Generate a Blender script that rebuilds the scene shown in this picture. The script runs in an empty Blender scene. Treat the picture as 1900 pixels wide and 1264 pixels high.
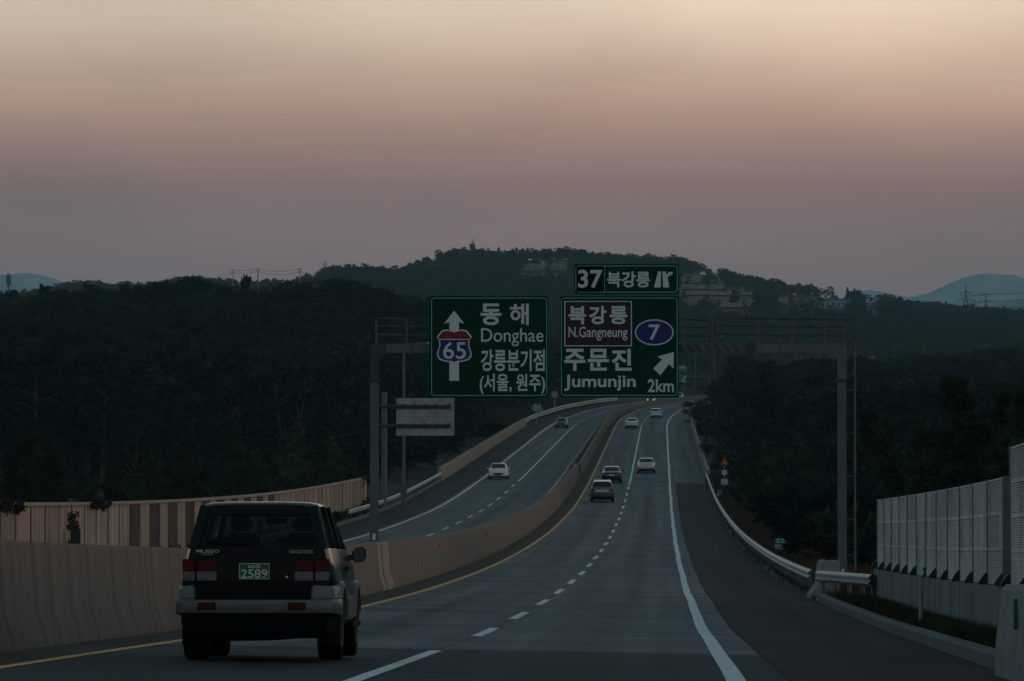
import bpy, math, random
import numpy as np
from mathutils import Vector, Matrix

# ------------------------------------------------------------------ camera, sky, sun, exposure
F = 9500.0            # focal length in pixels of the 1900 px wide photograph (a 180 mm lens)
HOR = 980.0           # image row of the eye-level horizon; the eye is the origin (z = 0)
sc = bpy.context.scene
col = sc.collection
cam_data = bpy.data.cameras.new('camera')
cam_data.sensor_width = 36.0
cam_data.lens = 36.0 * F / 1900.0
cam_data.clip_start = 0.5
cam_data.clip_end = 30000.0
cam = bpy.data.objects.new('camera', cam_data)
col.objects.link(cam)
cam.location = (0, 0, 0)
cam.rotation_euler = (math.radians(90) + math.atan((HOR - 632.0) / F), 0, 0)
sc.camera = cam

SUN_AZ, SUN_EL = math.radians(78), math.radians(5)      # gone down in the west, to the right of the view
world = bpy.data.worlds.new('World')
sc.world = world
world.use_nodes = True
wn, wl = world.node_tree.nodes, world.node_tree.links
wn.clear()
w_out = wn.new('ShaderNodeOutputWorld')
w_bg = wn.new('ShaderNodeBackground')
w_bg.inputs['Strength'].default_value = 1.0
sky = wn.new('ShaderNodeTexSky')
sky.sky_type = 'NISHITA'
sky.sun_disc = False
sky.sun_elevation = SUN_EL
sky.sun_rotation = SUN_AZ
sky.dust_density = 3.0
tc = wn.new('ShaderNodeTexCoord')
sep = wn.new('ShaderNodeSeparateXYZ')
wl.new(tc.outputs['Generated'], sep.inputs[0])
ramp = wn.new('ShaderNodeValToRGB')
SKY = [(0.0, (.130, .125, .140)), (.044, (.280, .155, .150)), (.0565, (.350, .182, .170)), (.0684, (.405, .215, .180)),
       (.0815, (.740, .430, .325)), (.0926, (1.00, .700, .540)), (.103, (1.24, .95, .75)), (.122, (1.20, .95, .76)),
       (.17, (.62, .62, .58)), (.28, (.28, .38, .43)), (.55, (.125, .195, .255)), (1.0, (.085, .140, .190))]
while len(ramp.color_ramp.elements) < len(SKY):
    ramp.color_ramp.elements.new(1.0)
ramp.color_ramp.interpolation = 'CARDINAL'
for e, (p, c) in zip(ramp.color_ramp.elements, SKY):
    e.position = p
    e.color = (*[x / 2 for x in c], 1)      # halved here (a ramp stops at one), doubled again by the tint below
wl.new(sep.outputs['Z'], ramp.inputs[0])
# the glow leans towards the side where the sun went down
dot = wn.new('ShaderNodeVectorMath'); dot.operation = 'DOT_PRODUCT'
dot.inputs[1].default_value = (math.sin(SUN_AZ), math.cos(SUN_AZ), 0)
wl.new(tc.outputs['Generated'], dot.inputs[0])
mr = wn.new('ShaderNodeMapRange')
mr.inputs['From Min'].default_value = -1; mr.inputs['From Max'].default_value = 1
mr.inputs['To Min'].default_value = 0.0; mr.inputs['To Max'].default_value = 1.0
wl.new(dot.outputs['Value'], mr.inputs['Value'])
tint = wn.new('ShaderNodeMix'); tint.data_type = 'RGBA'
tint.inputs[6].default_value = (.76, 1.36, 1.68, 1)
tint.inputs[7].default_value = (2.56, 2.20, 1.84, 1)
wl.new(mr.outputs[0], tint.inputs[0])
mul = wn.new('ShaderNodeMix'); mul.data_type = 'RGBA'; mul.blend_type = 'MULTIPLY'; mul.inputs[0].default_value = 1
wl.new(ramp.outputs[0], mul.inputs[6]); wl.new(tint.outputs[2], mul.inputs[7])
vm = wn.new('ShaderNodeMapping'); vm.inputs['Scale'].default_value = (1.0, 1.0, 2.6); vm.inputs['Location'].default_value = (.9, 0, .1)
wl.new(tc.outputs['Generated'], vm.inputs[0])
vn = wn.new('ShaderNodeTexNoise'); vn.inputs['Scale'].default_value = 7.0; vn.inputs['Detail'].default_value = 5
wl.new(vm.outputs[0], vn.inputs['Vector'])
vr = wn.new('ShaderNodeMapRange'); vr.inputs['From Min'].default_value = .3; vr.inputs['From Max'].default_value = .7
vr.inputs['To Min'].default_value = .78; vr.inputs['To Max'].default_value = 1.18
wl.new(vn.outputs['Fac'], vr.inputs['Value'])
veil = wn.new('ShaderNodeVectorMath'); veil.operation = 'SCALE'
wl.new(mul.outputs[2], veil.inputs[0]); wl.new(vr.outputs[0], veil.inputs['Scale'])
nis = wn.new('ShaderNodeVectorMath'); nis.operation = 'SCALE'; nis.inputs['Scale'].default_value = 0.002
wl.new(sky.outputs[0], nis.inputs[0])
add = wn.new('ShaderNodeVectorMath'); add.operation = 'ADD'
wl.new(veil.outputs[0], add.inputs[0]); wl.new(nis.outputs[0], add.inputs[1])
wl.new(add.outputs[0], w_bg.inputs['Color'])
wl.new(w_bg.outputs[0], w_out.inputs['Surface'])

sun_data = bpy.data.lights.new('sun', 'SUN')
sun_data.energy = 0.16
sun_data.angle = math.radians(24)
sun_data.color = (1.0, .74, .52)
sun = bpy.data.objects.new('sun', sun_data)
col.objects.link(sun)
sdir = Vector((math.sin(SUN_AZ) * math.cos(SUN_EL), math.cos(SUN_AZ) * math.cos(SUN_EL), math.sin(SUN_EL)))
sun.rotation_euler = sdir.to_track_quat('Z', 'Y').to_euler()

sc.view_settings.view_transform = 'Standard'
sc.view_settings.look = 'None'
sc.view_settings.exposure = 0.0
sc.view_settings.gamma = 1.0
sc.view_settings.use_curve_mapping = False
sc.render.engine = 'CYCLES'
sc.cycles.use_denoising = True
sc.cycles.max_bounces = 6
sc.cycles.diffuse_bounces = 3
sc.cycles.volume_bounces = 1
sc.cycles.transparent_max_bounces = 12

# ------------------------------------------------------------------ helpers
rng = random.Random(7)

def srgb(r, g, b):
    f = lambda c: (c / 255 / 12.92) if c <= 10 else ((c / 255 + .055) / 1.055) ** 2.4
    return (f(r), f(g), f(b))

MATS = {}
def mat(name, c, rough=.8, var=.2, scale=3.0, stretch=(1, 1, 1), bump=0.0, metal=0.0, spec=.3, c2=None, detail=5.0,
        rand=0.0, emit=None, coat=0.0, lo=.35, hi=.65, second=None):
    """Principled material: colour broken up by world-space noise, optional bump and per-object variation."""
    m = bpy.data.materials.new(name)
    m.use_nodes = True
    n, l = m.node_tree.nodes, m.node_tree.links
    p = n['Principled BSDF']
    p.inputs['Roughness'].default_value = rough
    p.inputs['Metallic'].default_value = metal
    p.inputs['Specular IOR Level'].default_value = spec
    p.inputs['Coat Weight'].default_value = coat
    p.inputs['Coat Roughness'].default_value = .08
    a = tuple(x * (1 - var) for x in c)
    b = c2 if c2 else tuple(min(1, x * (1 + var)) for x in c)
    if var or c2 or bump:
        g = n.new('ShaderNodeNewGeometry')
        mp = n.new('ShaderNodeMapping')
        mp.inputs['Scale'].default_value = stretch
        l.new(g.outputs['Position'], mp.inputs['Vector'])
        nz = n.new('ShaderNodeTexNoise')
        nz.inputs['Scale'].default_value = scale
        nz.inputs['Detail'].default_value = detail
        nz.inputs['Roughness'].default_value = .6
        l.new(mp.outputs[0], nz.inputs['Vector'])
        cr = n.new('ShaderNodeValToRGB')
        cr.color_ramp.elements[0].position = lo; cr.color_ramp.elements[0].color = (*a, 1)
        cr.color_ramp.elements[1].position = hi; cr.color_ramp.elements[1].color = (*b, 1)
        l.new(nz.outputs['Fac'], cr.inputs[0])
        out = cr.outputs[0]
        if second:      # a second, differently stretched layer of stains: (colour, scale, stretch, lo, hi)
            mp2 = n.new('ShaderNodeMapping'); mp2.inputs['Scale'].default_value = second[2]
            l.new(g.outputs['Position'], mp2.inputs['Vector'])
            n2 = n.new('ShaderNodeTexNoise'); n2.inputs['Scale'].default_value = second[1]; n2.inputs['Detail'].default_value = 6
            l.new(mp2.outputs[0], n2.inputs['Vector'])
            r2 = n.new('ShaderNodeMapRange'); r2.inputs['From Min'].default_value = second[3]; r2.inputs['From Max'].default_value = second[4]
            l.new(n2.outputs['Fac'], r2.inputs['Value'])
            mx = n.new('ShaderNodeMix'); mx.data_type = 'RGBA'
            l.new(r2.outputs[0], mx.inputs[0]); l.new(out, mx.inputs[6]); mx.inputs[7].default_value = (*second[0], 1)
            out = mx.outputs[2]
        if rand:
            oi = n.new('ShaderNodeObjectInfo')
            hs = n.new('ShaderNodeHueSaturation')
            mrr = n.new('ShaderNodeMapRange')
            mrr.inputs['To Min'].default_value = 1 - rand; mrr.inputs['To Max'].default_value = 1 + rand
            l.new(oi.outputs['Random'], mrr.inputs['Value'])
            l.new(mrr.outputs[0], hs.inputs['Value'])
            mh = n.new('ShaderNodeMapRange')
            mh.inputs['To Min'].default_value = .5 - rand * .08; mh.inputs['To Max'].default_value = .5 + rand * .05
            wv = n.new('ShaderNodeMath'); wv.operation = 'FRACT'
            ml = n.new('ShaderNodeMath'); ml.operation = 'MULTIPLY'; ml.inputs[1].default_value = 7.31
            l.new(oi.outputs['Random'], ml.inputs[0]); l.new(ml.outputs[0], wv.inputs[0]); l.new(wv.outputs[0], mh.inputs['Value'])
            l.new(mh.outputs[0], hs.inputs['Hue'])
            l.new(out, hs.inputs['Color'])
            out = hs.outputs[0]
        l.new(out, p.inputs['Base Color'])
        if bump:
            bp = n.new('ShaderNodeBump')
            bp.inputs['Strength'].default_value = bump
            bp.inputs['Distance'].default_value = .02
            l.new(nz.outputs['Fac'], bp.inputs['Height'])
            l.new(bp.outputs[0], p.inputs['Normal'])
    else:
        p.inputs['Base Color'].default_value = (*c, 1)
    if emit:
        p.inputs['Emission Color'].default_value = (*emit[0], 1)
        p.inputs['Emission Strength'].default_value = emit[1]
    MATS[name] = m
    return m

class MB:
    """Collects geometry for ONE mesh object."""
    def __init__(self):
        self.v, self.f = [], []
    def add(self, vs, fs):
        b = len(self.v)
        self.v += [tuple(x) for x in vs]
        self.f += [tuple(i + b for i in f) for f in fs]
        return self
    def hexa(self, p):      # 8 points: bottom 4 then top 4
        return self.add(p, [(3, 2, 1, 0), (4, 5, 6, 7), (0, 1, 5, 4), (1, 2, 6, 5), (2, 3, 7, 6), (3, 0, 4, 7)])
    def box(self, x0, x1, y0, y1, z0, z1):
        return self.hexa([(x0, y0, z0), (x1, y0, z0), (x1, y1, z0), (x0, y1, z0), (x0, y0, z1), (x1, y0, z1), (x1, y1, z1), (x0, y1, z1)])
    def bar(self, a, b, w, h=None):
        a, b = Vector(a), Vector(b); h = h or w
        d = (b - a).normalized()
        up = Vector((0, 0, 1)) if abs(d.z) < .9 else Vector((0, 1, 0))
        s = d.cross(up).normalized() * w / 2; u = s.cross(d).normalized() * h / 2
        return self.hexa([a - s - u, a + s - u, b + s - u, b - s - u, a - s + u, a + s + u, b + s + u, b - s + u])
    def tube(self, pts, r, n=8, caps=True):
        pts = [Vector(p) for p in pts]
        rs = r if isinstance(r, (list, tuple)) else [r] * len(pts)
        rings = []
        for i, p in enumerate(pts):
            d = (pts[min(i + 1, len(pts) - 1)] - pts[max(i - 1, 0)]).normalized()
            up = Vector((0, 0, 1)) if abs(d.z) < .9 else Vector((0, 1, 0))
            s = d.cross(up).normalized(); u = s.cross(d)
            rings.append([p + (s * math.cos(t) + u * math.sin(t)) * rs[i] for t in [2 * math.pi * k / n for k in range(n)]])
        vs = [q for r_ in rings for q in r_]
        fs = [(i * n + k, i * n + (k + 1) % n, (i + 1) * n + (k + 1) % n, (i + 1) * n + k) for i in range(len(pts) - 1) for k in range(n)]
        if caps:
            fs += [tuple(range(n))[::-1], tuple((len(pts) - 1) * n + k for k in range(n))]
        return self.add(vs, fs)
    def prism(self, poly, y0, y1):      # polygon in x,z extruded along y
        n = len(poly)
        vs = [(x, y0, z) for x, z in poly] + [(x, y1, z) for x, z in poly]
        fs = [tuple(range(n)), tuple(range(2 * n - 1, n - 1, -1))] + [(i, i + n, (i + 1) % n + n, (i + 1) % n) for i in range(n)]
        return self.add(vs, fs)
    def lathe(self, prof, axis='x', n=20, c=(0, 0, 0)):     # prof: (axial, radius)
        vs, fs = [], []
        for a, r in prof:
            for k in range(n):
                t = 2 * math.pi * k / n
                q = (a, r * math.cos(t), r * math.sin(t)) if axis == 'x' else ((r * math.cos(t), a, r * math.sin(t)) if axis == 'y' else (r * math.cos(t), r * math.sin(t), a))
                vs.append((q[0] + c[0], q[1] + c[1], q[2] + c[2]))
        for i in range(len(prof) - 1):
            for k in range(n):
                fs.append((i * n + k, i * n + (k + 1) % n, (i + 1) * n + (k + 1) % n, (i + 1) * n + k))
        fs += [tuple(range(n))[::-1], tuple((len(prof) - 1) * n + k for k in range(n))]
        return self.add(vs, fs)
    def build(self, name, m, parent=None, loc=None, smooth=False, bevel=0.0, fix=True):
        me = bpy.data.meshes.new(name)
        me.from_pydata(self.v, [], self.f)
        return finish(name, me, m, parent, loc, smooth, bevel, fix)

def finish(name, me, m, parent=None, loc=None, smooth=False, bevel=0.0, fix=True):
    me.validate()
    if fix:
        import bmesh
        bm = bmesh.new(); bm.from_mesh(me)
        bmesh.ops.recalc_face_normals(bm, faces=bm.faces)
        if bevel:
            es = [e for e in bm.edges if len(e.link_faces) == 2 and e.calc_face_angle(0) > .5]
            bmesh.ops.bevel(bm, geom=es, offset=bevel, segments=2, affect='EDGES', clamp_overlap=True)
        bm.to_mesh(me); bm.free()
    if smooth:
        me.polygons.foreach_set('use_smooth', [True] * len(me.polygons))
        try: me.set_sharp_from_angle(angle=math.radians(38))
        except Exception: pass
    if m is not None:
        me.materials.append(MATS[m] if isinstance(m, str) else m)
    o = bpy.data.objects.new(name, me)
    col.objects.link(o)
    if parent is not None:
        o.parent = parent
    if loc is not None:
        o.location = loc
    return o

def tag(o, label=None, cat=None, group=None, kind=None):
    if label: o['label'] = label
    if cat: o['category'] = cat
    if group: o['group'] = group
    if kind: o['kind'] = kind
    return o

def thing(name, label, cat, loc=(0, 0, 0), rz=0.0, group=None, rx=0.0):
    o = bpy.data.objects.new(name, None)
    o.empty_display_size = .3
    col.objects.link(o)
    o.location = loc
    o.rotation_euler = (rx, 0, rz)
    return tag(o, label, cat, group)

def struct(o):
    o['kind'] = 'structure'
    return o

def share(src, name, parent=None, loc=(0, 0, 0), rot=(0, 0, 0), scale=None):
    o = src.copy()
    o.name = name
    col.objects.link(o)
    o.parent = parent
    o.location = loc
    o.rotation_euler = rot
    if scale: o.scale = scale
    return o

ORD = ['first', 'second', 'third', 'fourth', 'fifth', 'sixth', 'seventh', 'eighth', 'ninth', 'tenth', 'eleventh', 'twelfth',
       'thirteenth', 'fourteenth', 'fifteenth', 'sixteenth', 'seventeenth', 'eighteenth', 'nineteenth', 'twentieth', 'twenty-first',
       'twenty-second', 'twenty-third', 'twenty-fourth', 'twenty-fifth', 'twenty-sixth', 'twenty-seventh', 'twenty-eighth', 'twenty-ninth', 'thirtieth']

# ------------------------------------------------------------------ the road's alignment: offset o from the lane line, height z
ZT = [(-200, -1.2), (0, -1.25), (47, -1.405), (57, -1.488), (83.3, -1.71), (103.3, -1.77), (123.3, -1.79), (143.3, -1.785), (163.3, -1.715),
      (183.3, -1.62), (203.3, -1.477), (223.3, -1.293), (243.3, -1.076), (263.3, -.818), (283.3, -.528), (303.3, -.19),
      (323.3, .187), (343.3, .614), (363.3, 1.048), (383.3, 1.545), (403.3, 2.14), (423.3, 2.78), (443.3, 3.45), (480, 4.78), (520, 6.35),
      (600, 9.5), (714, 14.0), (780, 16.6), (900, 20.8), (1000, 24.0), (1200, 30.2), (1500, 38.0), (1800, 43), (2600, 50)]
_dd = np.arange(-200, 2600, 2.0)
_zz = np.interp(_dd, [a for a, b in ZT], [b for a, b in ZT])
_k = np.ones(9) / 9
_zs = np.convolve(np.pad(_zz, 4, mode='edge'), _k, mode='valid')
_zs = np.convolve(np.pad(_zs, 4, mode='edge'), _k, mode='valid')
def zd(d): return np.interp(d, _dd, _zs)
def xd(d):
    d = np.asarray(d, float)
    return -.43 + .0292 * (d - 83.3) + np.maximum(d - 700, 0) ** 2 / (2 * 7485.0)
MED = -5.05
def zr(d, o):
    d = np.asarray(d, float); o = np.asarray(o, float)
    right = zd(d) - .02 * o
    left = zd(d) + .10 - .004 * (MED - o) - .6 * np.clip((d - 450) / 310, 0, 1) + .35 * np.clip((d - 850) / 200, 0, 1)
    return np.where(o >= MED, right, left)
def W(d, o, h=0.0): return Vector((float(xd(d)) + o, float(d), float(zr(d, o)) + h))
def heading(d): return -math.atan(float(xd(d + 1) - xd(d - 1)) / 2)
def grade(d): return math.atan(float(zd(d + 3) - zd(d - 3)) / 6)
def PX(px, py, d): return Vector(((px - 950) * d / F, d, (HOR - py) * d / F))
def steps(d0, d1, st):
    n = max(1, int(round((d1 - d0) / st)))
    return [d0 + (d1 - d0) * i / n for i in range(n + 1)]

def sweep(name, prof, d0, d1, st, m, parent=None, oref=None, smooth=False, closed=True, shift=None):
    """Closed section prof [(o, h)] swept along the road from d0 to d1."""
    b = MB(); ds = steps(d0, d1, st); n = len(prof)
    for d in ds:
        s = shift(d) if shift else 0.0
        for o, h in prof:
            zref = float(zr(d, oref if oref is not None else o + s))
            b.v.append((float(xd(d)) + o + s, d, zref + h))
    for i in range(len(ds) - 1):
        for k in range(n if closed else n - 1):
            b.f.append((i * n + k, i * n + (k + 1) % n, (i + 1) * n + (k + 1) % n, (i + 1) * n + k))
    if closed:
        b.f.append(tuple(range(n))); b.f.append(tuple((len(ds) - 1) * n + k for k in range(n))[::-1])
    return b.build(name, m, parent, smooth=smooth)

def strip(name, o0, o1, d0, d1, h, m, parent=None, st=6.0, nx=1):
    """A sheet on the road surface with uv = (offset, distance)."""
    ds = steps(d0, d1, st); os_ = [o0 + (o1 - o0) * i / nx for i in range(nx + 1)]
    b = MB(); uv = []
    for d in ds:
        for o in os_:
            b.v.append((float(xd(d)) + o, d, float(zr(d, o)) + h)); uv.append((o, d))
    n = nx + 1
    for i in range(len(ds) - 1):
        for k in range(nx):
            b.f.append((i * n + k, i * n + k + 1, (i + 1) * n + k + 1, (i + 1) * n + k))
    me = bpy.data.meshes.new(name); me.from_pydata(b.v, [], b.f)
    ul = me.uv_layers.new(name='UVMap')
    for lp in me.loops:
        ul.data[lp.index].uv = uv[lp.vertex_index]
    return finish(name, me, m, parent, fix=False)

# ------------------------------------------------------------------ materials
def road_mat(name, c, streak, track, patch=.18):
    m = bpy.data.materials.new(name); m.use_nodes = True
    n, l = m.node_tree.nodes, m.node_tree.links
    p = n['Principled BSDF']; p.inputs['Roughness'].default_value = .85; p.inputs['Specular IOR Level'].default_value = .09
    uvn = n.new('ShaderNodeUVMap')
    def noise(sx, sy, scale, detail=5):
        mp = n.new('ShaderNodeMapping'); mp.inputs['Scale'].default_value = (sx, sy, 1)
        l.new(uvn.outputs[0], mp.inputs[0])
        t = n.new('ShaderNodeTexNoise'); t.inputs['Scale'].default_value = scale; t.inputs['Detail'].default_value = detail
        l.new(mp.outputs[0], t.inputs['Vector']); return t.outputs['Fac']
    def rng_(x, a, b, c_, d_):
        r = n.new('ShaderNodeMapRange'); l.new(x, r.inputs[0])
        for i, v in zip((1, 2, 3, 4), (a, b, c_, d_)): r.inputs[i].default_value = v
        return r.outputs[0]
    def mulv(a, b):
        q = n.new('ShaderNodeMath'); q.operation = 'MULTIPLY'; l.new(a, q.inputs[0]); l.new(b, q.inputs[1]); return q.outputs[0]
    f1 = rng_(noise(.12, 1.0, 1.2, 6), .3, .7, 1 - streak, 1 + streak)       # transverse tining and paving bands
    f2 = rng_(noise(1.3, .01, 1.0, 3), .3, .7, 1 - track, 1 + track)          # wheel tracks along the lane
    f3 = rng_(noise(.25, .22, 1.0, 5), .3, .7, 1 - patch, 1 + patch)                         # broad patches
    f4 = rng_(noise(30, 30, 1.0, 2), .2, .8, .92, 1.08)                        # grit
    sx = n.new('ShaderNodeSeparateXYZ'); l.new(uvn.outputs[0], sx.inputs[0])
    w = n.new('ShaderNodeMath'); w.operation = 'MULTIPLY'; w.inputs[1].default_value = 2 * math.pi / 3.6; l.new(sx.outputs[0], w.inputs[0])
    co = n.new('ShaderNodeMath'); co.operation = 'COSINE'; l.new(w.outputs[0], co.inputs[0])
    f5 = rng_(co.outputs[0], -1, -.55, 1 - track * .8, 1)                      # oil drip along the lane centre
    v = mulv(mulv(mulv(mulv(f1, f2), f3), f4), f5)
    mx = n.new('ShaderNodeMix'); mx.data_type = 'RGBA'; mx.blend_type = 'MULTIPLY'; mx.inputs[0].default_value = 1
    mx.inputs[6].default_value = (*c, 1); l.new(v, mx.inputs[7]); l.new(mx.outputs[2], p.inputs['Base Color'])
    bp = n.new('ShaderNodeBump'); bp.inputs['Strength'].default_value = .25; bp.inputs['Distance'].default_value = .01
    l.new(f4, bp.inputs['Height']); l.new(bp.outputs[0], p.inputs['Normal'])
    MATS[name] = m

road_mat('concrete_pavement', (.158, .160, .163), .36, .24)
road_mat('concrete_pavement_left', (.150, .153, .156), .28, .20)
road_mat('asphalt', (.036, .036, .037), .42, .22, .36)
road_mat('asphalt_near', (.060, .064, .070), .22, .12)
road_mat('median_dirt', (.070, .060, .053), .30, .12)
mat('paint_white', (.72, .72, .70), .6, .14, 2.5, detail=8)
mat('paint_yellow', (.88, .34, .008), .6, .25, 2.5, detail=8)
mat('sealant', (.006, .006, .006), .95, .1, 4)
mat('barrier_concrete', (.195, .147, .123), .9, .16, 1.0, (0, 1.3, .06), .1, lo=.3, hi=.7,
    second=((.070, .058, .050), 1.0, (0, 1.9, .04), .46, .80))
mat('barrier_light', (.32, .245, .205), .9, .16, 1.0, (.5, 1.5, .4), .15)
mat('wall_concrete', (.20, .19, .175), .9, .25, 1.0, (2, 2, .35), .2, second=((.075, .072, .064), 1.2, (2, 2, .12), .48, .70))
mat('kerb_concrete', (.15, .14, .125), .9, .3, 4, bump=.3)
mat('block_concrete', (.27, .25, .225), .9, .15, 3, bump=.25)
mat('galvanised', (.36, .38, .39), .45, .2, 3, (1, .5, 1), metal=.6)
mat('gantry_steel', (.100, .115, .123), .55, .18, 2, (1, 1, .5), metal=.1, spec=.3)
mat('gantry_dark', (.045, .050, .053), .6, .15, 3)
mat('dark_metal', (.03, .033, .035), .55, .15, 3, metal=.3)
mat('sign_green', (.0004, .034, .021), .6, .06, 1, spec=.08)
mat('sign_white', (.60, .64, .66), .5, .03, 3)
mat('sign_border', (.12, .42, .36), .5, .03, 3)
mat('marker_green', (.015, .19, .13), .5, .03, 3)
mat('sign_brown', (.030, .005, .004), .5, .04, 3)
mat('sign_black', (.003, .003, .004), .6, .0, spec=.1)
mat('sign_blue', (.003, .016, .125), .5, .03, 3)
mat('sign_red', (.20, .006, .008), .5, .03, 3)
mat('sign_back', (.30, .31, .31), .5, .2, 1.5, metal=.2)
mat('sign_orange', (.55, .20, .015), .5, .1, 3)
mat('reflector_orange', (.75, .17, .02), .3, .05, 3, spec=.6)
mat('panel_light', (.40, .31, .25), .9, .42, 1.0, (3, 3, .12), .2, rand=.16)
mat('panel_pale', (.44, .345, .28), .9, .3, 1.0, (3, 3, .12), .2, rand=.1)
mat('panel_dark', (.105, .078, .062), .9, .3, 1.0, (3, 3, .12), .2, rand=.12)
mat('coping', (.36, .28, .23), .9, .25, 3, bump=.3)
mat('louver', (.60, .55, .50), .7, .22, 1.2, (1, 1, .6), metal=.1, rand=.14)
mat('post_dark', (.10, .105, .11), .6, .15, 2, metal=.3)
mat('soil', (.022, .022, .014), 1.0, .4, .6, bump=.3)
mat('hill_ground', (.055, .048, .028), 1.0, .5, .02, detail=8, c2=(.20, .145, .085), lo=.46, hi=.70)
mat('verge', (.034, .027, .015), 1.0, .5, 1.5, bump=.4, c2=(.030, .038, .014))
mat('dry_grass', (.070, .040, .022), 1.0, .5, .7, c2=(.105, .062, .032))
mat('field_grass', (.145, .095, .064), 1.0, .45, .06, detail=9)
mat('pine_near', (.023, .041, .017), .95, .5, .6, rand=.4, spec=.1)
mat('green_grass', (.030, .040, .013), 1.0, .5, .7, c2=(.07, .06, .022))
mat('pine_needles', (.007, .024, .022), .95, .5, .5, rand=.55, spec=.1)
mat('leaf_green', (.019, .034, .018), .95, .5, .5, rand=.6, spec=.1)
mat('leaf_autumn', (.050, .036, .018), .95, .5, .5, rand=.5, spec=.1)
mat('bark', (.06, .042, .03), .95, .4, 4, (1, 1, .3), .3)
mat('vine_red', (.030, .010, .011), .9, .5, 3)
mat('mountain_hazed', (.24, .215, .205), 1.0, .4, .012, detail=9)  # paleness of distant haze put into the base colour, lighter than woodland
mat('tyre', (.009, .009, .009), .95, .15, 6, spec=.05)
mat('rim', (.28, .29, .30), .4, .1, 5, metal=.6)
mat('trim_black', (.006, .006, .007), .7, .1, 6, spec=.08)
mat('interior', (.008, .008, .009), .9, .2, 6, spec=.05)
mat('paint_teal', (.0012, .0085, .0095), .14, .06, 2, spec=.22)
mat('bumper_silver', (.14, .135, .13), .35, .12, 3, metal=.2, spec=.3)
mat('car_white', (.74, .73, .71), .32, .03, 2, coat=.5)
mat('car_silver', (.46, .46, .45), .35, .03, 2, metal=.4, coat=.5)
mat('car_black', (.010, .010, .012), .25, .05, 2, coat=.8)
mat('car_grey', (.085, .087, .092), .3, .05, 2, metal=.4, coat=.7)
mat('car_navy', (.022, .030, .042), .28, .05, 2, coat=.8)
mat('car_bluish', (.20, .27, .33), .3, .05, 2, coat=.6)
mat('car_glass', (.006, .008, .010), .08, .0, spec=.6)
mat('lamp_red', (.085, .003, .004), .3, .1, 8, spec=.12)
mat('lamp_clear', (.115, .112, .115), .3, .35, 14, spec=.3)
mat('brake_lit', (.3, .006, .006), .5, 0, spec=.1, emit=((1.0, .02, .025), .9))
mat('head_lit', (.8, .7, .6), .4, 0, emit=((1.0, .50, .22), 2.2))
mat('head_glass', (.55, .56, .57), .25, .05, 4, spec=.6)
mat('plate_green', (.010, .105, .050), .5, .05, 6)
mat('plate_text', (.62, .66, .60), .5, 0)
mat('plate_white', (.62, .62, .60), .5, .03, 6)
mat('chrome', (.40, .38, .34), .25, .05, 4, metal=.9)
mat('mirror_glass', (.05, .08, .11), .04, 0, metal=1.0)
mat('house_wall', (.34, .36, .35), .9, .12, .5)
mat('roof_blue', (.02, .17, .25), .6, .15, .5)
mat('pole_concrete', (.26, .26, .25), .9, .15, 1)
mat('lattice', (.07, .08, .085), .6, .1, 1, metal=.3)
def glass_mat(name, c, a):
    m = bpy.data.materials.new(name); m.use_nodes = True
    n, l = m.node_tree.nodes, m.node_tree.links
    n.remove(n['Principled BSDF'])
    t = n.new('ShaderNodeBsdfTransparent'); t.inputs[0].default_value = (*c, 1)
    g = n.new('ShaderNodeBsdfGlossy'); g.inputs['Roughness'].default_value = .03
    fr = n.new('ShaderNodeFresnel'); fr.inputs[0].default_value = 1.4
    mxx = n.new('ShaderNodeMath'); mxx.operation = 'MULTIPLY'; mxx.inputs[1].default_value = a
    l.new(fr.outputs[0], mxx.inputs[0])
    mx = n.new('ShaderNodeMixShader'); l.new(mxx.outputs[0], mx.inputs[0]); l.new(t.outputs[0], mx.inputs[1]); l.new(g.outputs[0], mx.inputs[2])
    l.new(mx.outputs[0], n['Material Output'].inputs[0]); MATS[name] = m
glass_mat('tinted_glass', (.58, .64, .64), .5)

# ------------------------------------------------------------------ the land
def sstep(t):
    t = np.clip(t, 0, 1); return t * t * (3 - 2 * t)
def wob(X, d, s, seed=0.0):
    return (np.sin(X / s + seed) * np.cos(d / (s * 1.3) + seed * 2) + .5 * np.sin(X / (s * .43) + 1.7 + seed) * np.sin(d / (s * .51) + seed)
            + .25 * np.sin(X / (s * .19) + d / (s * .23) + seed * 3))
R1 = ([-260, 0, 200, 400, 600, 800, 900, 1000, 1100, 1200], [676, 672, 666, 660, 658, 658, 664, 682, 710, 742])
R2 = ([-400, -100, 0, 60, 150, 230, 300, 345, 400, 470, 540, 580, 620, 680, 740, 780, 815, 870, 930, 1000, 1060, 1130, 1190, 1250, 1300, 1360, 1450, 1580, 1700, 1900, 2200],
      [560, 556, 562, 560, 540, 545, 545, 530, 535, 542, 540, 528, 510, 512, 517, 503, 487, 481, 484, 481, 480, 490, 493, 496, 507, 525, 544, 558, 580, 596, 605])
def ridge(pts, D, X):
    px = 950 + F * X / D
    return (HOR - np.interp(px, pts[0], pts[1])) * D / F
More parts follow.
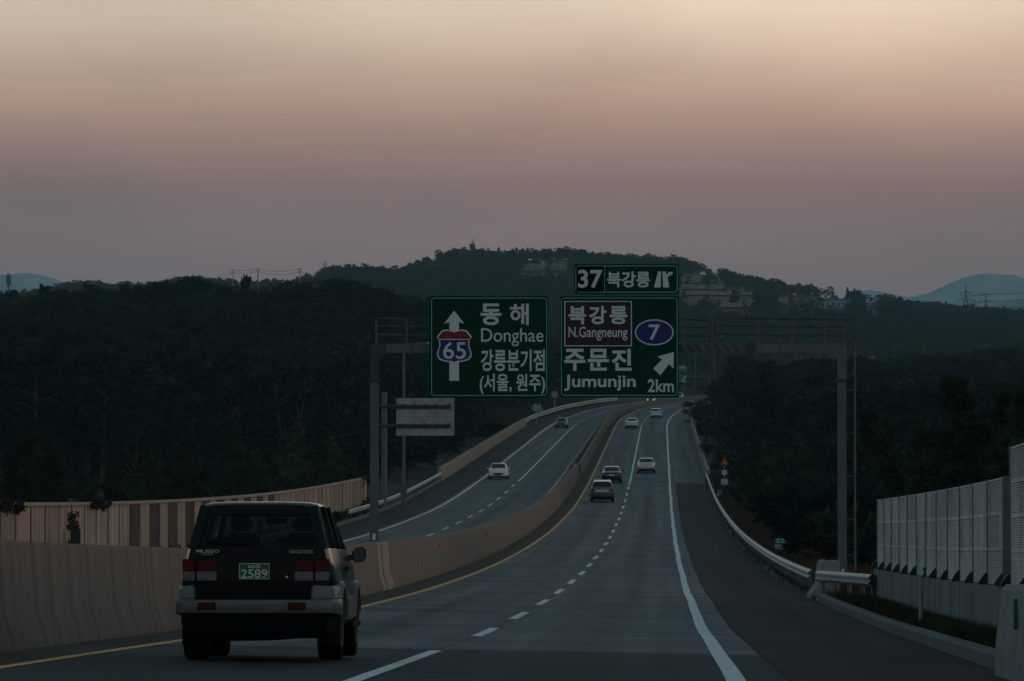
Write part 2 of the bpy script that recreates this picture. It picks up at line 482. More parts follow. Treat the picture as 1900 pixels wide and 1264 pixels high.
def land(X, d):
    X = np.asarray(X, float); d = np.asarray(d, float)
    zroad = zd(d); o = X - xd(d)
    drop = 1.2 * np.clip((d - 440) / 40, 0, 1) * np.clip((840 - d) / 60, 0, 1)
    base = zroad - .75 - drop - .10 * np.clip(o - 9, 0, 14) - .10 * np.clip(-19 - o, 0, 12)
    away = sstep((np.abs(o + 5) - 13) / 25)
    base = base + away * wob(X, d, 23.0) * .5
    right = sstep((o - 25) / 60) * 4.0 * sstep((d - 700) / 500) * (1 - sstep((d - 1350) / 300))
    h = base + right
    t1 = np.clip((d - 330) / 770, 0, 1) ** 1.9 * (1 - .5 * sstep((d - 1130) / 500)) * sstep((-20 - o) / 34)
    z1 = ridge(R1, 1100.0, X) + wob(X, d, 46.0, 2.0) * 3.6 * (1.2 - t1)
    h = h + np.maximum(z1 - h, 0) * t1
    g2 = np.where(d < 2600, np.clip((d - 1500) / 1100, 0, 1) ** 1.15, 1 - .75 * sstep((d - 2620) / 700))
    z2 = ridge(R2, 2600.0, X) + wob(X, d, 60.0, 5.0) * 2.0 * np.clip((2550 - d) / 400, 0, 1)
    h = h + np.maximum(z2 - h, 0) * g2
    return h

_rows = [-250, -200, -150, -100, -60, -30, -10]
d_ = 8.0
while d_ < 4700:
    _rows.append(d_); d_ += max(7.0, d_ * .018) if d_ < 1500 else (24 if d_ < 2800 else 120)
_u = np.linspace(-1, 1, 321)
_u = np.sign(_u) * (np.abs(_u) * .55 + .45 * np.abs(_u) ** 2)
DD, UU = np.meshgrid(np.array(_rows), _u, indexing='ij')
XX = UU * .24 * (560 + np.maximum(DD, 0)) + .02 * np.maximum(DD, 0)
ZZ = land(XX, DD)
nr, nc = XX.shape
_ids = np.arange(nr * nc).reshape(nr, nc)
_faces = np.stack([_ids[:-1, :-1], _ids[:-1, 1:], _ids[1:, 1:], _ids[1:, :-1]], -1).reshape(-1, 4)
me = bpy.data.meshes.new('terrain')
me.from_pydata(np.stack([XX, DD, ZZ], -1).reshape(-1, 3).tolist(), [], _faces.tolist())
terrain = struct(finish('terrain', me, 'hill_ground', smooth=True, fix=False))

def mountain(name, D, depth, pts, seed):
    xs = np.linspace(pts[0][0], pts[0][-1], 260)
    ys = np.interp(xs, pts[0], pts[1])
    r = np.random.RandomState(seed)
    nse = np.convolve(r.randn(260 + 8), np.ones(9) / 9, 'valid') * 1.6 + r.randn(260) * .35
    zc = (HOR - ys + nse) * D / F; X = (xs - 950) * D / F
    rows = [(-1, 0), (-.6, .42), (-.3, .72), (-.1, .93), (0, 1), (.15, .93), (.5, .6), (1, 0)]
    b = MB(); n = len(xs)
    for k, (t, h) in enumerate(rows):
        for i in range(n):
            jit = wob(X[i], t * depth, 70.0, seed) * 14 * (1 - h) * (h > 0)
            b.v.append((X[i] * (1 + t * depth / D * .3), D + t * depth, 38 + (zc[i] - 38) * h + jit))
    for k in range(len(rows) - 1):
        for i in range(n - 1):
            b.f.append((k * n + i, k * n + i + 1, (k + 1) * n + i + 1, (k + 1) * n + i))
    return struct(b.build(name, 'mountain_hazed', smooth=True, fix=False))
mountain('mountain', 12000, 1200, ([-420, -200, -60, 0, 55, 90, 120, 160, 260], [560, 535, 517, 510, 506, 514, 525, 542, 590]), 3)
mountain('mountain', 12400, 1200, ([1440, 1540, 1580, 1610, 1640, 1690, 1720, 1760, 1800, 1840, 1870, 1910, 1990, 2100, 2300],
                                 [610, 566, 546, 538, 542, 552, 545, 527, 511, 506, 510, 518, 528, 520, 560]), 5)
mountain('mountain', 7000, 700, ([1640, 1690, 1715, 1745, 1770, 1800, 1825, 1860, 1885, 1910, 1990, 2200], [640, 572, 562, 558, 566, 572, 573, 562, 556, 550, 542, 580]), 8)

# ------------------------------------------------------------------ carriageways, shoulders and paint
cr = struct(strip('carriageway', -3.78, 4.15, 66, 1500, 0, 'concrete_pavement', st=5, nx=6))
struct(strip('road_shoulder', -4.62, -3.78, -60, 1500, 0, 'median_dirt', st=5, nx=2))
cn = struct(strip('carriageway', -3.78, 4.15, -60, 66, 0, 'asphalt_near', st=5, nx=6))
clft = struct(strip('carriageway', -14.1, -5.50, -60, 1500, 0, 'concrete_pavement_left', st=5, nx=6))
shr = struct(strip('road_shoulder', 4.15, 6.95, -60, 462, 0, 'asphalt', st=5, nx=2))
shb = struct(strip('road_shoulder', 4.15, 7.0, 462, 1500, 0, 'concrete_pavement', st=6, nx=2))
shl = struct(strip('road_shoulder', -17.2, -14.1, -60, 1500, 0, 'asphalt', st=6, nx=2))

def line(name, o, w, d0, d1, m, parent, wav=0.0, st=5.0, h=.006):
    ds = steps(d0, d1, st); b = MB()
    for i, d in enumerate(ds):
        s = wav * (math.sin(d / 9.0) + .6 * math.sin(d / 4.1 + 1))
        for q in (o - w / 2 + s, o + w / 2 + s):
            b.v.append((float(xd(d)) + q, d, float(zr(d, q)) + h))
    for i in range(len(ds) - 1):
        b.f.append((2 * i, 2 * i + 1, 2 * i + 3, 2 * i + 2))
    return b.build(name, m, parent, fix=False)
line('yellow_line', -3.62, .16, -40, 66, 'paint_yellow', cn)
line('yellow_line', -3.62, .16, 66, 1500, 'paint_yellow', cr)
line('edge_line', 3.6, .20, -40, 66, 'paint_white', cn, .012, 2)
line('edge_line', 3.6, .20, 66, 1500, 'paint_white', cr, .012, 2)
line('lane_line', 0, .16, -40, 65, 'paint_white', cn, .02, 2)
for k in range(0, 19):
    line('lane_dash', 0, .17, 83.3 + 20 * k - 4.6, 83.3 + 20 * k + 4.6, 'paint_white', cr, .008, 3)
line('lane_line', 0, .17, 453, 722, 'paint_white', cr)
for k in range(18):
    line('lane_dash', 0, .17, 732 + 20 * k, 741 + 20 * k, 'paint_white', cr)
line('yellow_line', -6.5, .16, -40, 1500, 'paint_yellow', clft)
line('edge_line', -13.7, .20, -40, 1500, 'paint_white', clft)
for k in range(10, 23):
    line('lane_dash', -10.1, .17, 3 + 20 * k, 12 + 20 * k, 'paint_white', clft)
line('lane_line', -10.1, .17, 463, 745, 'paint_white', clft)
for k in range(20):
    line('lane_dash', -10.1, .17, 756 + 20 * k, 765 + 20 * k, 'paint_white', clft)
def seal(o0, o1, d, w, parent, h=.0035):
    b = MB(); n = 12
    for i in range(n + 1):
        o = o0 + (o1 - o0) * i / n; j = .02 * math.sin(i * 2.3 + d)
        for q in (d - w / 2 + j, d + w / 2 + j):
            b.v.append((float(xd(q)) + o, q, float(zr(q, o)) + h))
    for i in range(n): b.f.append((2 * i, 2 * i + 1, 2 * i + 3, 2 * i + 2))
    return b.build('joint_sealant', 'sealant', parent, fix=False)
line('joint_sealant', 4.16, .07, -40, 66, 'sealant', shr, .015, 2, .005)
line('joint_sealant', 4.16, .07, 66, 462, 'sealant', shr, .015, 2, .005)
line('joint_sealant', 0.0, .022, 66, 200, 'sealant', cr, .004, 3, .0022)
for d in (66, 90, 114, 138, 162, 192, 228, 462, 466, 756): seal(-4.6, 4.14, d, .06 if d != 66 else .12, cr)
for d in (53.2, 55): seal(-4.6, 4.14, d, .04, cn)
for d in (300, 340, 380, 420, 466, 756): seal(-14.1, -5.5, d, .06, clft)
seal(4.2, 6.9, 462, .25, shr)

# bridge decks under the two carriageways
for nm, a, b_ in (('bridge_deck', -4.75, 7.25), ('bridge_deck', -17.45, -5.40)):
    struct(sweep(nm, [(a, -.03), (b_, -.03), (b_, -1.1), (a, -1.1)], 466, 800, 12, 'wall_concrete', oref=None))

# ------------------------------------------------------------------ verges
def verge(name, o0, o1, d0, d1, hfun, m, nx=10, st=3.0):
    ds = steps(d0, d1, st); b = MB()
    for d in ds:
        for i in range(nx + 1):
            t = i / nx; o = o0 + (o1 - o0) * t
            b.v.append((float(xd(d)) + o, d, float(zr(d, 6.9 if o0 > 0 else -17.2)) + hfun(t, d)))
    n = nx + 1
    for i in range(len(ds) - 1):
        for k in range(nx): b.f.append((i * n + k, i * n + k + 1, (i + 1) * n + k + 1, (i + 1) * n + k))
    return struct(b.build(name, m, smooth=True, fix=False))
verge('verge', 6.9, 20, 136, 500, lambda t, d: .10 - .05 * math.sin(d * .7) * t - 2.2 * max(0, t - .35) ** 1.3, 'verge', 12, 4)
verge('verge', 7.05, 8.6, -20, 136, lambda t, d: .10 + .10 * math.sin(t * 3.1) + .03 * math.sin(d * 1.1 + t * 4), 'verge', 5, 2)
verge('verge', 8.5, 26, -60, 140, lambda t, d: .12 - 1.4 * max(0, t - .15), 'verge', 6, 6)
verge('verge', 6.9, 16, 756, 1400, lambda t, d: .02 - 1.6 * max(0, t - .3), 'verge', 6, 10)
verge('verge', -17.2, -27, 40, 470, lambda t, d: .05 + .10 * math.sin(min(t * 8, 3.1)) - 1.4 * max(0, t - .25), 'verge', 10, 5)
verge('verge', -17.2, -30, 756, 1400, lambda t, d: .02 + 1.2 * max(0, t - .15), 'verge', 8, 10)

# kerbs
kerb_profile = [(0, -.2), (0, .16), (.04, .20), (.2, .20), (.2, -.2)]
def kerb(label, base_o, d0, d1, ln, side=1, shift=None, prof=kerb_profile, gap=.02):
    root = thing('kerb', label, 'kerb', W(d0, base_o))
    d = d0
    while d < d1 - .1:
        e = min(d + ln, d1)
        pr = [(base_o + side * o, h) for o, h in prof]
        k = sweep('kerb_stone', pr, d, e - gap, 2.0, 'kerb_concrete', oref=None if shift else base_o, shift=shift)
        k.parent = root; k.location = -root.location
        d = e
    return root
kerb('low weathered concrete kerb in front of the grass strip under the louvred noise barrier', 6.95, 52, 136, 4.0, 1,
     shift=lambda d: -.3 * max(0, (80 - d) / 28))
kerb('low broken kerb along the foot of the long right-hand guardrail', 6.9, 142, 466, 6.0, 1, prof=[(0, -.2), (0, .10), (.18, .12), (.2, -.2)])
kerb('pale kerb along the far left shoulder below the striped noise wall', -17.1, 150, 466, 8.0, -1, prof=[(0, -.2), (0, .16), (.2, .18), (.22, -.2)])

# ------------------------------------------------------------------ concrete barriers
def bprof(oc, half=(.36, .36, .25, .19, .165), z=(-.12, .09, .42, 1.21, 1.27)):
    return [(oc + a, h) for a, h in zip(half, z)] + [(oc - a, h) for a, h in zip(half[::-1], z[::-1])]
def barrier(label, oc, d0, d1, ln, m, half=(.36, .36, .25, .19, .165), z=(-.12, .09, .42, 1.21, 1.27), gap=.04, st=5.0):
    root = thing('concrete_barrier', label, 'barrier', W(d0, oc))
    d = d0
    while d < d1 - .5:
        e = min(d + ln, d1)
        k = sweep('barrier_segment', bprof(oc, half, z), d, e - gap, st, m, oref=oc, smooth=True)
        k.parent = root; k.location = -root.location
        d = e
    return root
mb = barrier('long weathered concrete median barrier beside the dark green off-roader', MED, 20, 476, 16, 'barrier_concrete', st=4)
for a, b_ in ((138.6, 140.4), (141.0, 144.2)):
    k = sweep('cover_plate', bprof(MED, (.385, .385, .272, .212, .18), (-.11, .10, .43, 1.225, 1.29)), a, b_, 2, 'barrier_light', oref=MED)
    k.parent = mb; k.location = -mb.location
    k['label'] = 'pale steel cover plate clasping the median barrier at the gantry post'
for d in [130 + 47 * i for i in range(1, 8)]:
    b = MB(); c = W(d, MED + .235, 0); b.box(-.02, .10, -.05, .05, .88, 1.0); b.box(.0, .06, -.08, .08, .86, 1.02)
    k = b.build('reflector', 'reflector_orange', mb, c - mb.location)
mbr = barrier('concrete barrier on the bridge edge, right of the dark median gap', -4.80, 476, 880, 20, 'barrier_concrete', (.20, .20, .20, .15, .13))
barrier('lower concrete barrier round the far bend below the exit sign', -4.80, 880, 1400, 20, 'barrier_concrete', (.20, .20, .20, .15, .13), (-.12, .09, .30, .80, .85))
for d in [130 + 47 * i for i in range(8, 14)]:
    b = MB(); c = W(d, -4.63, 0); b.box(-.02, .08, -.08, .08, .88, 1.02); b.build('reflector', 'reflector_orange', mbr, c - mbr.location)
barrier('concrete barrier on the oncoming bridge edge, left of the dark median gap', -5.58, 476, 900, 20, 'barrier_concrete', (.18, .18, .18, .14, .12), (-.12, .09, .40, 1.1, 1.16))
b2 = barrier('sloping concrete bridge parapet on the outer left side of the oncoming road', -17.35, 466, 752, 24, 'barrier_light', (.22, .22, .20, .16, .15), (-.2, .1, .4, 1.15, 1.2))
b3 = barrier('concrete bridge parapet along the right shoulder beyond the trees', 7.15, 470, 757, 24, 'barrier_light', (.22, .22, .19, .16, .14), (-.2, .09, .38, .98, 1.02))
for i, d in enumerate((500, 600, 700)):
    c = W(d, 7.5, 0)
    t = thing('kilometre_marker', 'tiny green marker plate on the right bridge parapet, %s nearest' % ORD[i], 'marker', c, group='plates on the right parapet')
    MB().box(-.25, .25, -.02, .02, 1.05, 1.45).build('plate', 'marker_green', t)
    MB().box(-.03, .03, .02, .06, .3, 1.3).build('post', 'galvanised', t)
# the low end block where the right-hand guardrails meet
blk = thing('concrete_block', 'pale concrete block joining the two guardrails at the right gantry post', 'block', W(140, 7.3))
b = MB()
prof = [(-.42, -.2), (-.42, .12), (-.20, .42), (-.13, .98), (-.05, 1.07), (.18, 1.03), (.36, 1.05), (.36, -.2)]
b.prism(prof, -1.1, 1.1)
b.build('block_body', 'block_concrete', blk, bevel=.02)
# the big near barrier end at the right picture edge
nb = thing('concrete_barrier', 'blocky pale concrete barrier end at the right picture edge with green reflector strip', 'barrier', W(56, 6.6))
k = sweep('barrier_segment', [(6.50, -.3), (6.53, .35), (6.60, .94), (6.64, 1.0), (7.30, 1.0), (7.36, .94), (7.42, -.3)], 30, 56.3, 3, 'block_concrete', oref=6.6)
k.parent = nb; k.location = -nb.location
c = W(53, 6.55)
MB().box(c.x - .05, c.x - .005, c.y - .012, c.y + .012, c.z + .54, c.z + .86).build('reflector_strip', 'plate_green', nb, -nb.location)

# ------------------------------------------------------------------ guardrails
WB = [(0, -.155), (.035, -.12), (.08, -.085), (.08, -.045), (.02, -.01), (.02, .01), (.08, .045), (.08, .085), (.035, .12), (0, .155)]
def guardrail(label, pts, side, m='galvanised', post=4.0, hz=.62, two=False):
    """pts: (d, o); side -1: the corrugation faces the road on the left, +1: on the right."""
    ds = [p[0] for p in pts]; os_ = [p[1] for p in pts]
    oo = lambda d: float(np.interp(d, ds, os_))
    d0, d1 = ds[0], ds[-1]
    root = thing('guardrail', label, 'guardrail', W(d0, os_[0]))
    L = root.location.copy()
    for h in ((hz, hz + .40) if two else (hz,)):
        q = steps(d0, d1, 3.0); b = MB(); n = len(WB)
        for d in q:
            o = oo(d); z0 = float(zr(d, 6.95 if side < 0 else -17.2))
            for a, v in WB: b.v.append((float(xd(d)) + o + side * a - L.x, d - L.y, z0 + h + v - L.z))
            for a, v in WB[::-1]: b.v.append((float(xd(d)) + o + side * (a - .008) - L.x, d - L.y, z0 + h + v * .99 - L.z))
        for i in range(len(q) - 1):
            for k in range(2 * n): b.f.append((i * 2 * n + k, i * 2 * n + (k + 1) % (2 * n), (i + 1) * 2 * n + (k + 1) % (2 * n), (i + 1) * 2 * n + k))
        b.f.append(tuple(range(2 * n))); b.f.append(tuple((len(q) - 1) * 2 * n + k for k in range(2 * n)))
        b.build('rail', m, root)
    proto = None; d = d0 + .5
    top = hz + (.52 if two else .14)
    while d < d1:
        o = oo(d); z0 = float(zr(d, 6.95 if side < 0 else -17.2))
        loc = Vector((float(xd(d)) + o - side * .10, d, z0)) - L
        if proto is None:
            pb = MB(); pb.tube([(0, 0, -.5), (0, 0, top)], .06, 8); pb.box(-.02 if side < 0 else -.1, .1 if side < 0 else .02, -.05, .05, hz - .09, hz + .09)
            proto = pb.build('post', 'post_dark', root, loc)
        else:
            share(proto, 'post', root, loc)
        d += post
    return root
guardrail('long silver guardrail curving along the right shoulder up to the bridge', [(141.2, 6.98), (200, 7.0), (471, 7.02)], -1)
guardrail('short silver guardrail between the concrete block and the louvred noise barrier wall', [(127.5, 8.08), (131, 7.85), (138.8, 7.10)], -1, post=2.6)
guardrail('guardrail beyond the right bridge parapet, half hidden by the trees', [(757, 7.05), (900, 7.0), (1400, 7.0)], -1, post=8)
guardrail('silver guardrail on the left shoulder between noise wall and bridge parapet', [(330, -17.35), (466, -17.25)], 1)
guardrail('doubled guardrail climbing the far left verge beyond the oncoming bridge', [(752, -17.3), (1100, -17.3)], 1, post=6, two=True)

# ------------------------------------------------------------------ noise wall on the left (ribbed panels four metres wide)
OW = -18.35
nw = thing('noise_wall', 'long brown noise wall of ribbed panels behind the median barrier, partly striped', 'noise wall', W(140, OW))
def ribbed(w, h, nr_, seed):
    r = random.Random(seed); pts = []
    for i in range(nr_):
        a = -w / 2 + w * i / nr_; b_ = w / nr_; dp = .015 + .030 * r.random()
        pts += [(a, 0), (a + b_ * .12, dp), (a + b_ * .72, dp), (a + b_ * .86, 0)]
    pts.append((w / 2, 0))
    b = MB(); n = len(pts)
    for x, y in pts: b.v.append((y, x, 0))
    for x, y in pts: b.v.append((y, x, h))
    for i in range(n - 1): b.f.append((i, i + 1, n + i + 1, n + i))
    b.add([(-.10, -w / 2, 0), (-.10, w / 2, 0), (-.10, w / 2, h), (-.10, -w / 2, h)], [(0, 1, 2, 3)])
    b.add([(-.10, -w / 2, h), (-.10, w / 2, h), (.05, w / 2, h), (.05, -w / 2, h)], [(0, 1, 2, 3)])
    return b
PH = 2.02
protos = {}
for v, m in (('l0', 'panel_light'), ('l1', 'panel_light'), ('l2', 'panel_light'), ('d0', 'panel_dark'), ('d1', 'panel_dark'), ('w0', 'panel_pale')):
    protos[v] = ribbed(3.84, PH, 24, sum(map(ord, v))).build('panel', m, nw)
used = set()
nwl = nw.location.copy()
pp = MB().box(-.11, .05, -.06, .06, 0, PH + .03).build('post', 'panel_dark', nw)
cp = None; pb_ = None
d = 140.0; i = 0
first_post = True
while d < 367:
    w0, w1 = W(d, OW, .34), W(d + 4, OW, .34)
    ang = -math.atan2(w1.x - w0.x, 4.0); pit = math.atan2(w1.z - w0.z, 4.0)
    px_mid = 950 + F * (w0.x + w1.x) / 2 / (d + 2)
    if 232 < px_mid < 512: v = ('d0' if i % 4 == 0 else 'd1') if i % 2 == 0 else 'w0'
    else: v = ('l0', 'l1', 'l2')[(i * 7) % 3]
    loc = (w0 + w1) / 2 - nwl
    if v in used: o_ = share(protos[v], 'panel', nw, loc, (pit, 0, ang))
    else:
        used.add(v); o_ = protos[v]; o_.location = loc; o_.rotation_euler = (pit, 0, ang)
    if first_post: pp.location = w0 - nwl; pp.rotation_euler = (0, 0, ang); first_post = False
    else: share(pp, 'post', nw, w0 - nwl, (0, 0, ang))
    c_loc = (w0 + w1) / 2 + Vector((0, 0, PH)) - nwl
    if cp is None:
        cp = MB().box(-.16, .12, -1.99, 1.99, 0, .13).build('coping_stone', 'coping', nw, c_loc, bevel=.03); cp.rotation_euler = (pit, 0, ang)
        pb_ = MB().prism([(-.2, -.7), (.22, -.7), (.20, 0), (-.2, 0)], -1.995, 1.995).build('base_block', 'barrier_light', nw, (w0 + w1) / 2 - nwl - Vector((0, 0, .005))); pb_.rotation_euler = (pit, 0, ang)
        br = MB().prism([(.09, .0), (.26, .0), (.12, .22), (.09, .22)], -.07, .07).build('post_foot', 'dark_metal', nw, w0 - nwl)
    else:
        share(cp, 'coping_stone', nw, c_loc, (pit, 0, ang)); share(pb_, 'base_block', nw, (w0 + w1) / 2 - nwl - Vector((0, 0, .005)), (pit, 0, ang))
        share(br, 'post_foot', nw, w0 - nwl)
    d += 4; i += 1
k = MB().box(-.11, .09, -.08, .08, 0, PH + .03).build('post', 'panel_dark', nw, W(d, OW, .34) - nwl)
# a dark cabinet on a post before the noise wall
def at_o(px, o):      # distance at which an object at offset o shows at image column px
    lo, hi = 30.0, 1400.0
    for _ in range(60):
        mid = (lo + hi) / 2
        x = 950 + F * (float(xd(mid)) + o) / mid
        if (x < px) == (o < -3): lo = mid
        else: hi = mid
    return (lo + hi) / 2
c = W(at_o(141, -17.9), -17.9)
t = thing('roadside_box', 'small dark box sign on a post against the left noise wall', 'box', c)
MB().box(-.17, .17, -.10, .10, .95, 1.55).build('housing', 'dark_metal', t, bevel=.02)
MB().tube([(0, 0, -.3), (0, 0, 1.0)], .04, 8).build('post', 'post_dark', t)

# ------------------------------------------------------------------ louvred noise barrier on the right
OR_ = 8.42
def louvre_barrier(label, d0, n, rows, rh, wall_h, o, wall_name, first=True):
    root = thing('noise_barrier', label, 'noise barrier', W(d0, o))
    L = root.location.copy()
    zbase = lambda d: float(zr(d, 6.95))
    # low wall under it, cast in eight metre lengths
    dd = d0
    while dd < d0 + 4 * n - .5:
        e = min(dd + 8, d0 + 4 * n)
        b = MB(); qs = steps(dd, e - .02, 4)
        for q in qs:
            x = float(xd(q)) + o
            for a, h in ((-.20, -.5), (-.18, wall_h), (.2, wall_h), (.2, -.5)): b.v.append((x + a - L.x, q - L.y, zbase(q) + h - L.z))
        for i in range(len(qs) - 1):
            for k in range(4): b.f.append((i * 4 + k, i * 4 + (k + 1) % 4, (i + 1) * 4 + (k + 1) % 4, (i + 1) * 4 + k))
        b.f += [(0, 1, 2, 3), tuple(len(qs) * 4 - 4 + k for k in range(4))]
        b.build(wall_name, 'wall_concrete', root, bevel=.015)
        dd = e
    # one louvred panel: backing sheet, frame and blades
    pan = MB(); pan.box(-.05, -.02, -1.93, 1.93, .01, rh - .01)
    pan.box(-.085, -.05, -1.93, 1.93, 0, .035); pan.box(-.085, -.05, -1.93, 1.93, rh - .035, rh - .002)
    for s_ in (-1, 1): pan.box(-.085, -.05, min(s_ * 1.93, s_ * 1.89), max(s_ * 1.93, s_ * 1.89), .035, rh - .035)
    nb_ = int((rh - .08) / .036)
    for i in range(nb_):
        z = .045 + (rh - .09) * (i + .5) / nb_
        pan.add([(-.080, -1.89, z - .010), (-.080, 1.89, z - .010), (-.056, 1.89, z + .016), (-.056, -1.89, z + .016)], [(0, 1, 2, 3)])
        pan.add([(-.080, -1.89, z - .010), (-.080, 1.89, z - .010), (-.056, 1.89, z - .010), (-.056, -1.89, z - .010)], [(0, 1, 2, 3)])
    src = None; post = None
    H = rh * rows
    for i in range(n + 1):
        q = d0 + 4 * i; x = float(xd(q)) + o
        loc = Vector((x, q, zbase(q) + wall_h)) - L
        if post is None:
            pm = MB(); pm.box(-.10, .06, -.06, .06, 0, H + .03)
            post = pm.build('post', 'post_dark', root, loc)
            foot = MB().prism([(-.24, 0), (-.235, .05), (-.17, .15), (-.12, .20), (-.10, .21), (-.10, 0)], -.06, .06).build('post_foot', 'dark_metal', root, loc)
        else:
            share(post, 'post', root, loc); share(foot, 'post_foot', root, loc)
        if i == n: break
        q1 = q + 4; x1 = float(xd(q1)) + o
        ang = -math.atan2(x1 - x, 4); pit = math.atan2(zbase(q1) - zbase(q), 4)
        for r_ in range(rows):
            lc = Vector(((x + x1) / 2, q + 2, (zbase(q) + zbase(q1)) / 2 + wall_h + .02 + r_ * rh)) - L
            if src is None:
                src = pan.build('louvred_panel', 'louver', root, lc, fix=False); src.rotation_euler = (pit, 0, ang)
            else: share(src, 'louvred_panel', root, lc, (pit, 0, ang))
    return root
louvre_barrier('grey louvred noise barrier on a low concrete wall, right of the road', 82, 12, 3, .575, .90, OR_, 'wall_block')
nbar = louvre_barrier('taller louvred noise barrier cut off by the right picture edge', 44.2, 9, 4, .54, .90, OR_ - .01, 'wall_block')
MB().box(-.30, -.26, .05, .13, 1.55, 2.1).build('marker_strip', 'sign_white', nbar, W(79.6, OR_) - nbar.location)
# small weeds and ivy come with the plants below

# ------------------------------------------------------------------ lettering
def text_mesh(s, bold):
    cu = bpy.data.curves.new('lettering', 'FONT'); cu.body = s; cu.offset = bold; cu.resolution_u = 4
    ob = bpy.data.objects.new('lettering', cu); col.objects.link(ob)
    dg = bpy.context.evaluated_depsgraph_get()
    me = bpy.data.meshes.new_from_object(ob.evaluated_get(dg))
    bpy.data.objects.remove(ob); bpy.data.curves.remove(cu)
    return me
def lettering(s, box, y, m, parent, bold=.012, name='lettering', label=None):
    """Fit the text into box (x0, x1, z0, z1) of the parent's plane, facing -y."""
    me = text_mesh(s, bold)
    n = len(me.vertices); a = np.empty(n * 3); me.vertices.foreach_get('co', a); a = a.reshape(-1, 3)
    lo, hi = a.min(0), a.max(0)
    x0, x1, z0, z1 = box
    out = np.empty_like(a)
    out[:, 0] = x0 + (a[:, 0] - lo[0]) / max(hi[0] - lo[0], 1e-6) * (x1 - x0)
    out[:, 2] = z0 + (a[:, 1] - lo[1]) / max(hi[1] - lo[1], 1e-6) * (z1 - z0)
    out[:, 1] = y
    me.vertices.foreach_set('co', out.reshape(-1)); me.update()
    me.materials.clear()
    o = finish(name, me, m, parent, fix=False)
    if label: o['label'] = label
    return o
def rrect(x0, x1, z0, z1, r, n=5):
    pts = []
    for cx, cz, a0 in ((x1 - r, z1 - r, 0), (x0 + r, z1 - r, 90), (x0 + r, z0 + r, 180), (x1 - r, z0 + r, 270)):
        for i in range(n + 1):
            t = math.radians(a0 + 90 * i / n); pts.append((cx + r * math.cos(t), cz + r * math.sin(t)))
    return pts
def ring(outer, inner, y, name, m, parent):
    n = len(outer); b = MB()
    b.v = [(x, y, z) for x, z in outer] + [(x, y, z) for x, z in inner]
    b.f = [(i, (i + 1) % n, n + (i + 1) % n, n + i) for i in range(n)]
    return b.build(name, m, parent, fix=False)
def flat(poly, y, name, m, parent):
    b = MB(); b.v = [(x, y, z) for x, z in poly]; b.f = [tuple(range(len(poly)))]
    return b.build(name, m, parent, fix=False)

# ------------------------------------------------------------------ sign gantry over the right-hand carriageway
DG = 143.0
K = DG / F
gx = lambda px: (px - 950) * K
gz = lambda py: (HOR - py) * K
gbase = W(DG, MED)
gan = thing('sign_gantry', 'grey steel sign gantry spanning the right-hand carriageway', 'gantry', (gx(694), DG, gbase.z))
GL = gan.location.copy()
def gb(x0, x1, y0, y1, z0, z1): return (x0 - GL.x, x1 - GL.x, y0 - GL.y, y1 - GL.y, z0 - GL.z, z1 - GL.z)
zb0, zb1 = gz(655), gz(638)
for cx, zf in ((694.5, gbase.z - .1), (1562.5, W(DG, 6.95).z - .1)):
    b = MB(); b.box(*gb(gx(cx) - .12, gx(cx) + .12, DG - .12, DG + .12, zf, gz(708)))
    b.build('post', 'gantry_steel', gan, bevel=.015)
    b = MB(); b.box(*gb(gx(cx) - .18, gx(cx) + .18, DG - .18, DG + .18, gz(708), gz(704)))
    b.build('flange', 'gantry_dark', gan)
    b = MB()
    if cx < 900:
        poly = [(gx(687), gz(703.5)), (gx(702), gz(703.5)), (gx(702), gz(668)), (gx(716), gz(655)), (gx(716), zb1), (gx(687), zb1)]
    else:
        poly = [(gx(1571), gz(703.5)), (gx(1555), gz(703.5)), (gx(1555), gz(668)), (gx(1541), gz(655)), (gx(1541), zb1), (gx(1571), zb1)]
    b.prism([(x - GL.x, z - GL.z) for x, z in poly], -.11, .11)
    b.build('corner_bracket', 'gantry_dark' if cx < 900 else 'gantry_steel', gan)
    b = MB(); b.box(*gb(gx(cx) - .04, gx(cx) + .04, DG - .13, DG - .122, zf + (.7 if cx > 900 else 1.45), zf + (.88 if cx > 900 else 1.63)))
    b.build('post_label', 'sign_white', gan)
MB().box(*gb(gx(716), gx(1392), DG - .10, DG + .10, zb0, zb1)).build('beam', 'gantry_steel', gan)
MB().box(*gb(gx(1394), gx(1541), DG - .10, DG + .10, zb0 - .005, zb1 - .005)).build('beam', 'gantry_steel', gan)
b = MB(); cx, cz = gx(1393) - GL.x, gz(647) - GL.z
b.prism([(cx + .15 * math.cos(t), cz + .19 * math.sin(t)) for t in [2 * math.pi * (i + .5) / 8 for i in range(8)]], -.14, .14)
b.build('splice_plate', 'gantry_dark', gan)
for i in range(7):       # dark diagonal stripes on the beam right of the signs
    x = gx(1262 + 17 * i) - GL.x; w = .14
    b = MB(); b.prism([(x, zb0 + .03 - GL.z), (x + w, zb0 + .03 - GL.z), (x + w - .12, zb1 - .03 - GL.z), (x - .12, zb1 - .03 - GL.z)], -.118, -.1005)
    b.build('dark_stripe', 'gantry_dark', gan)
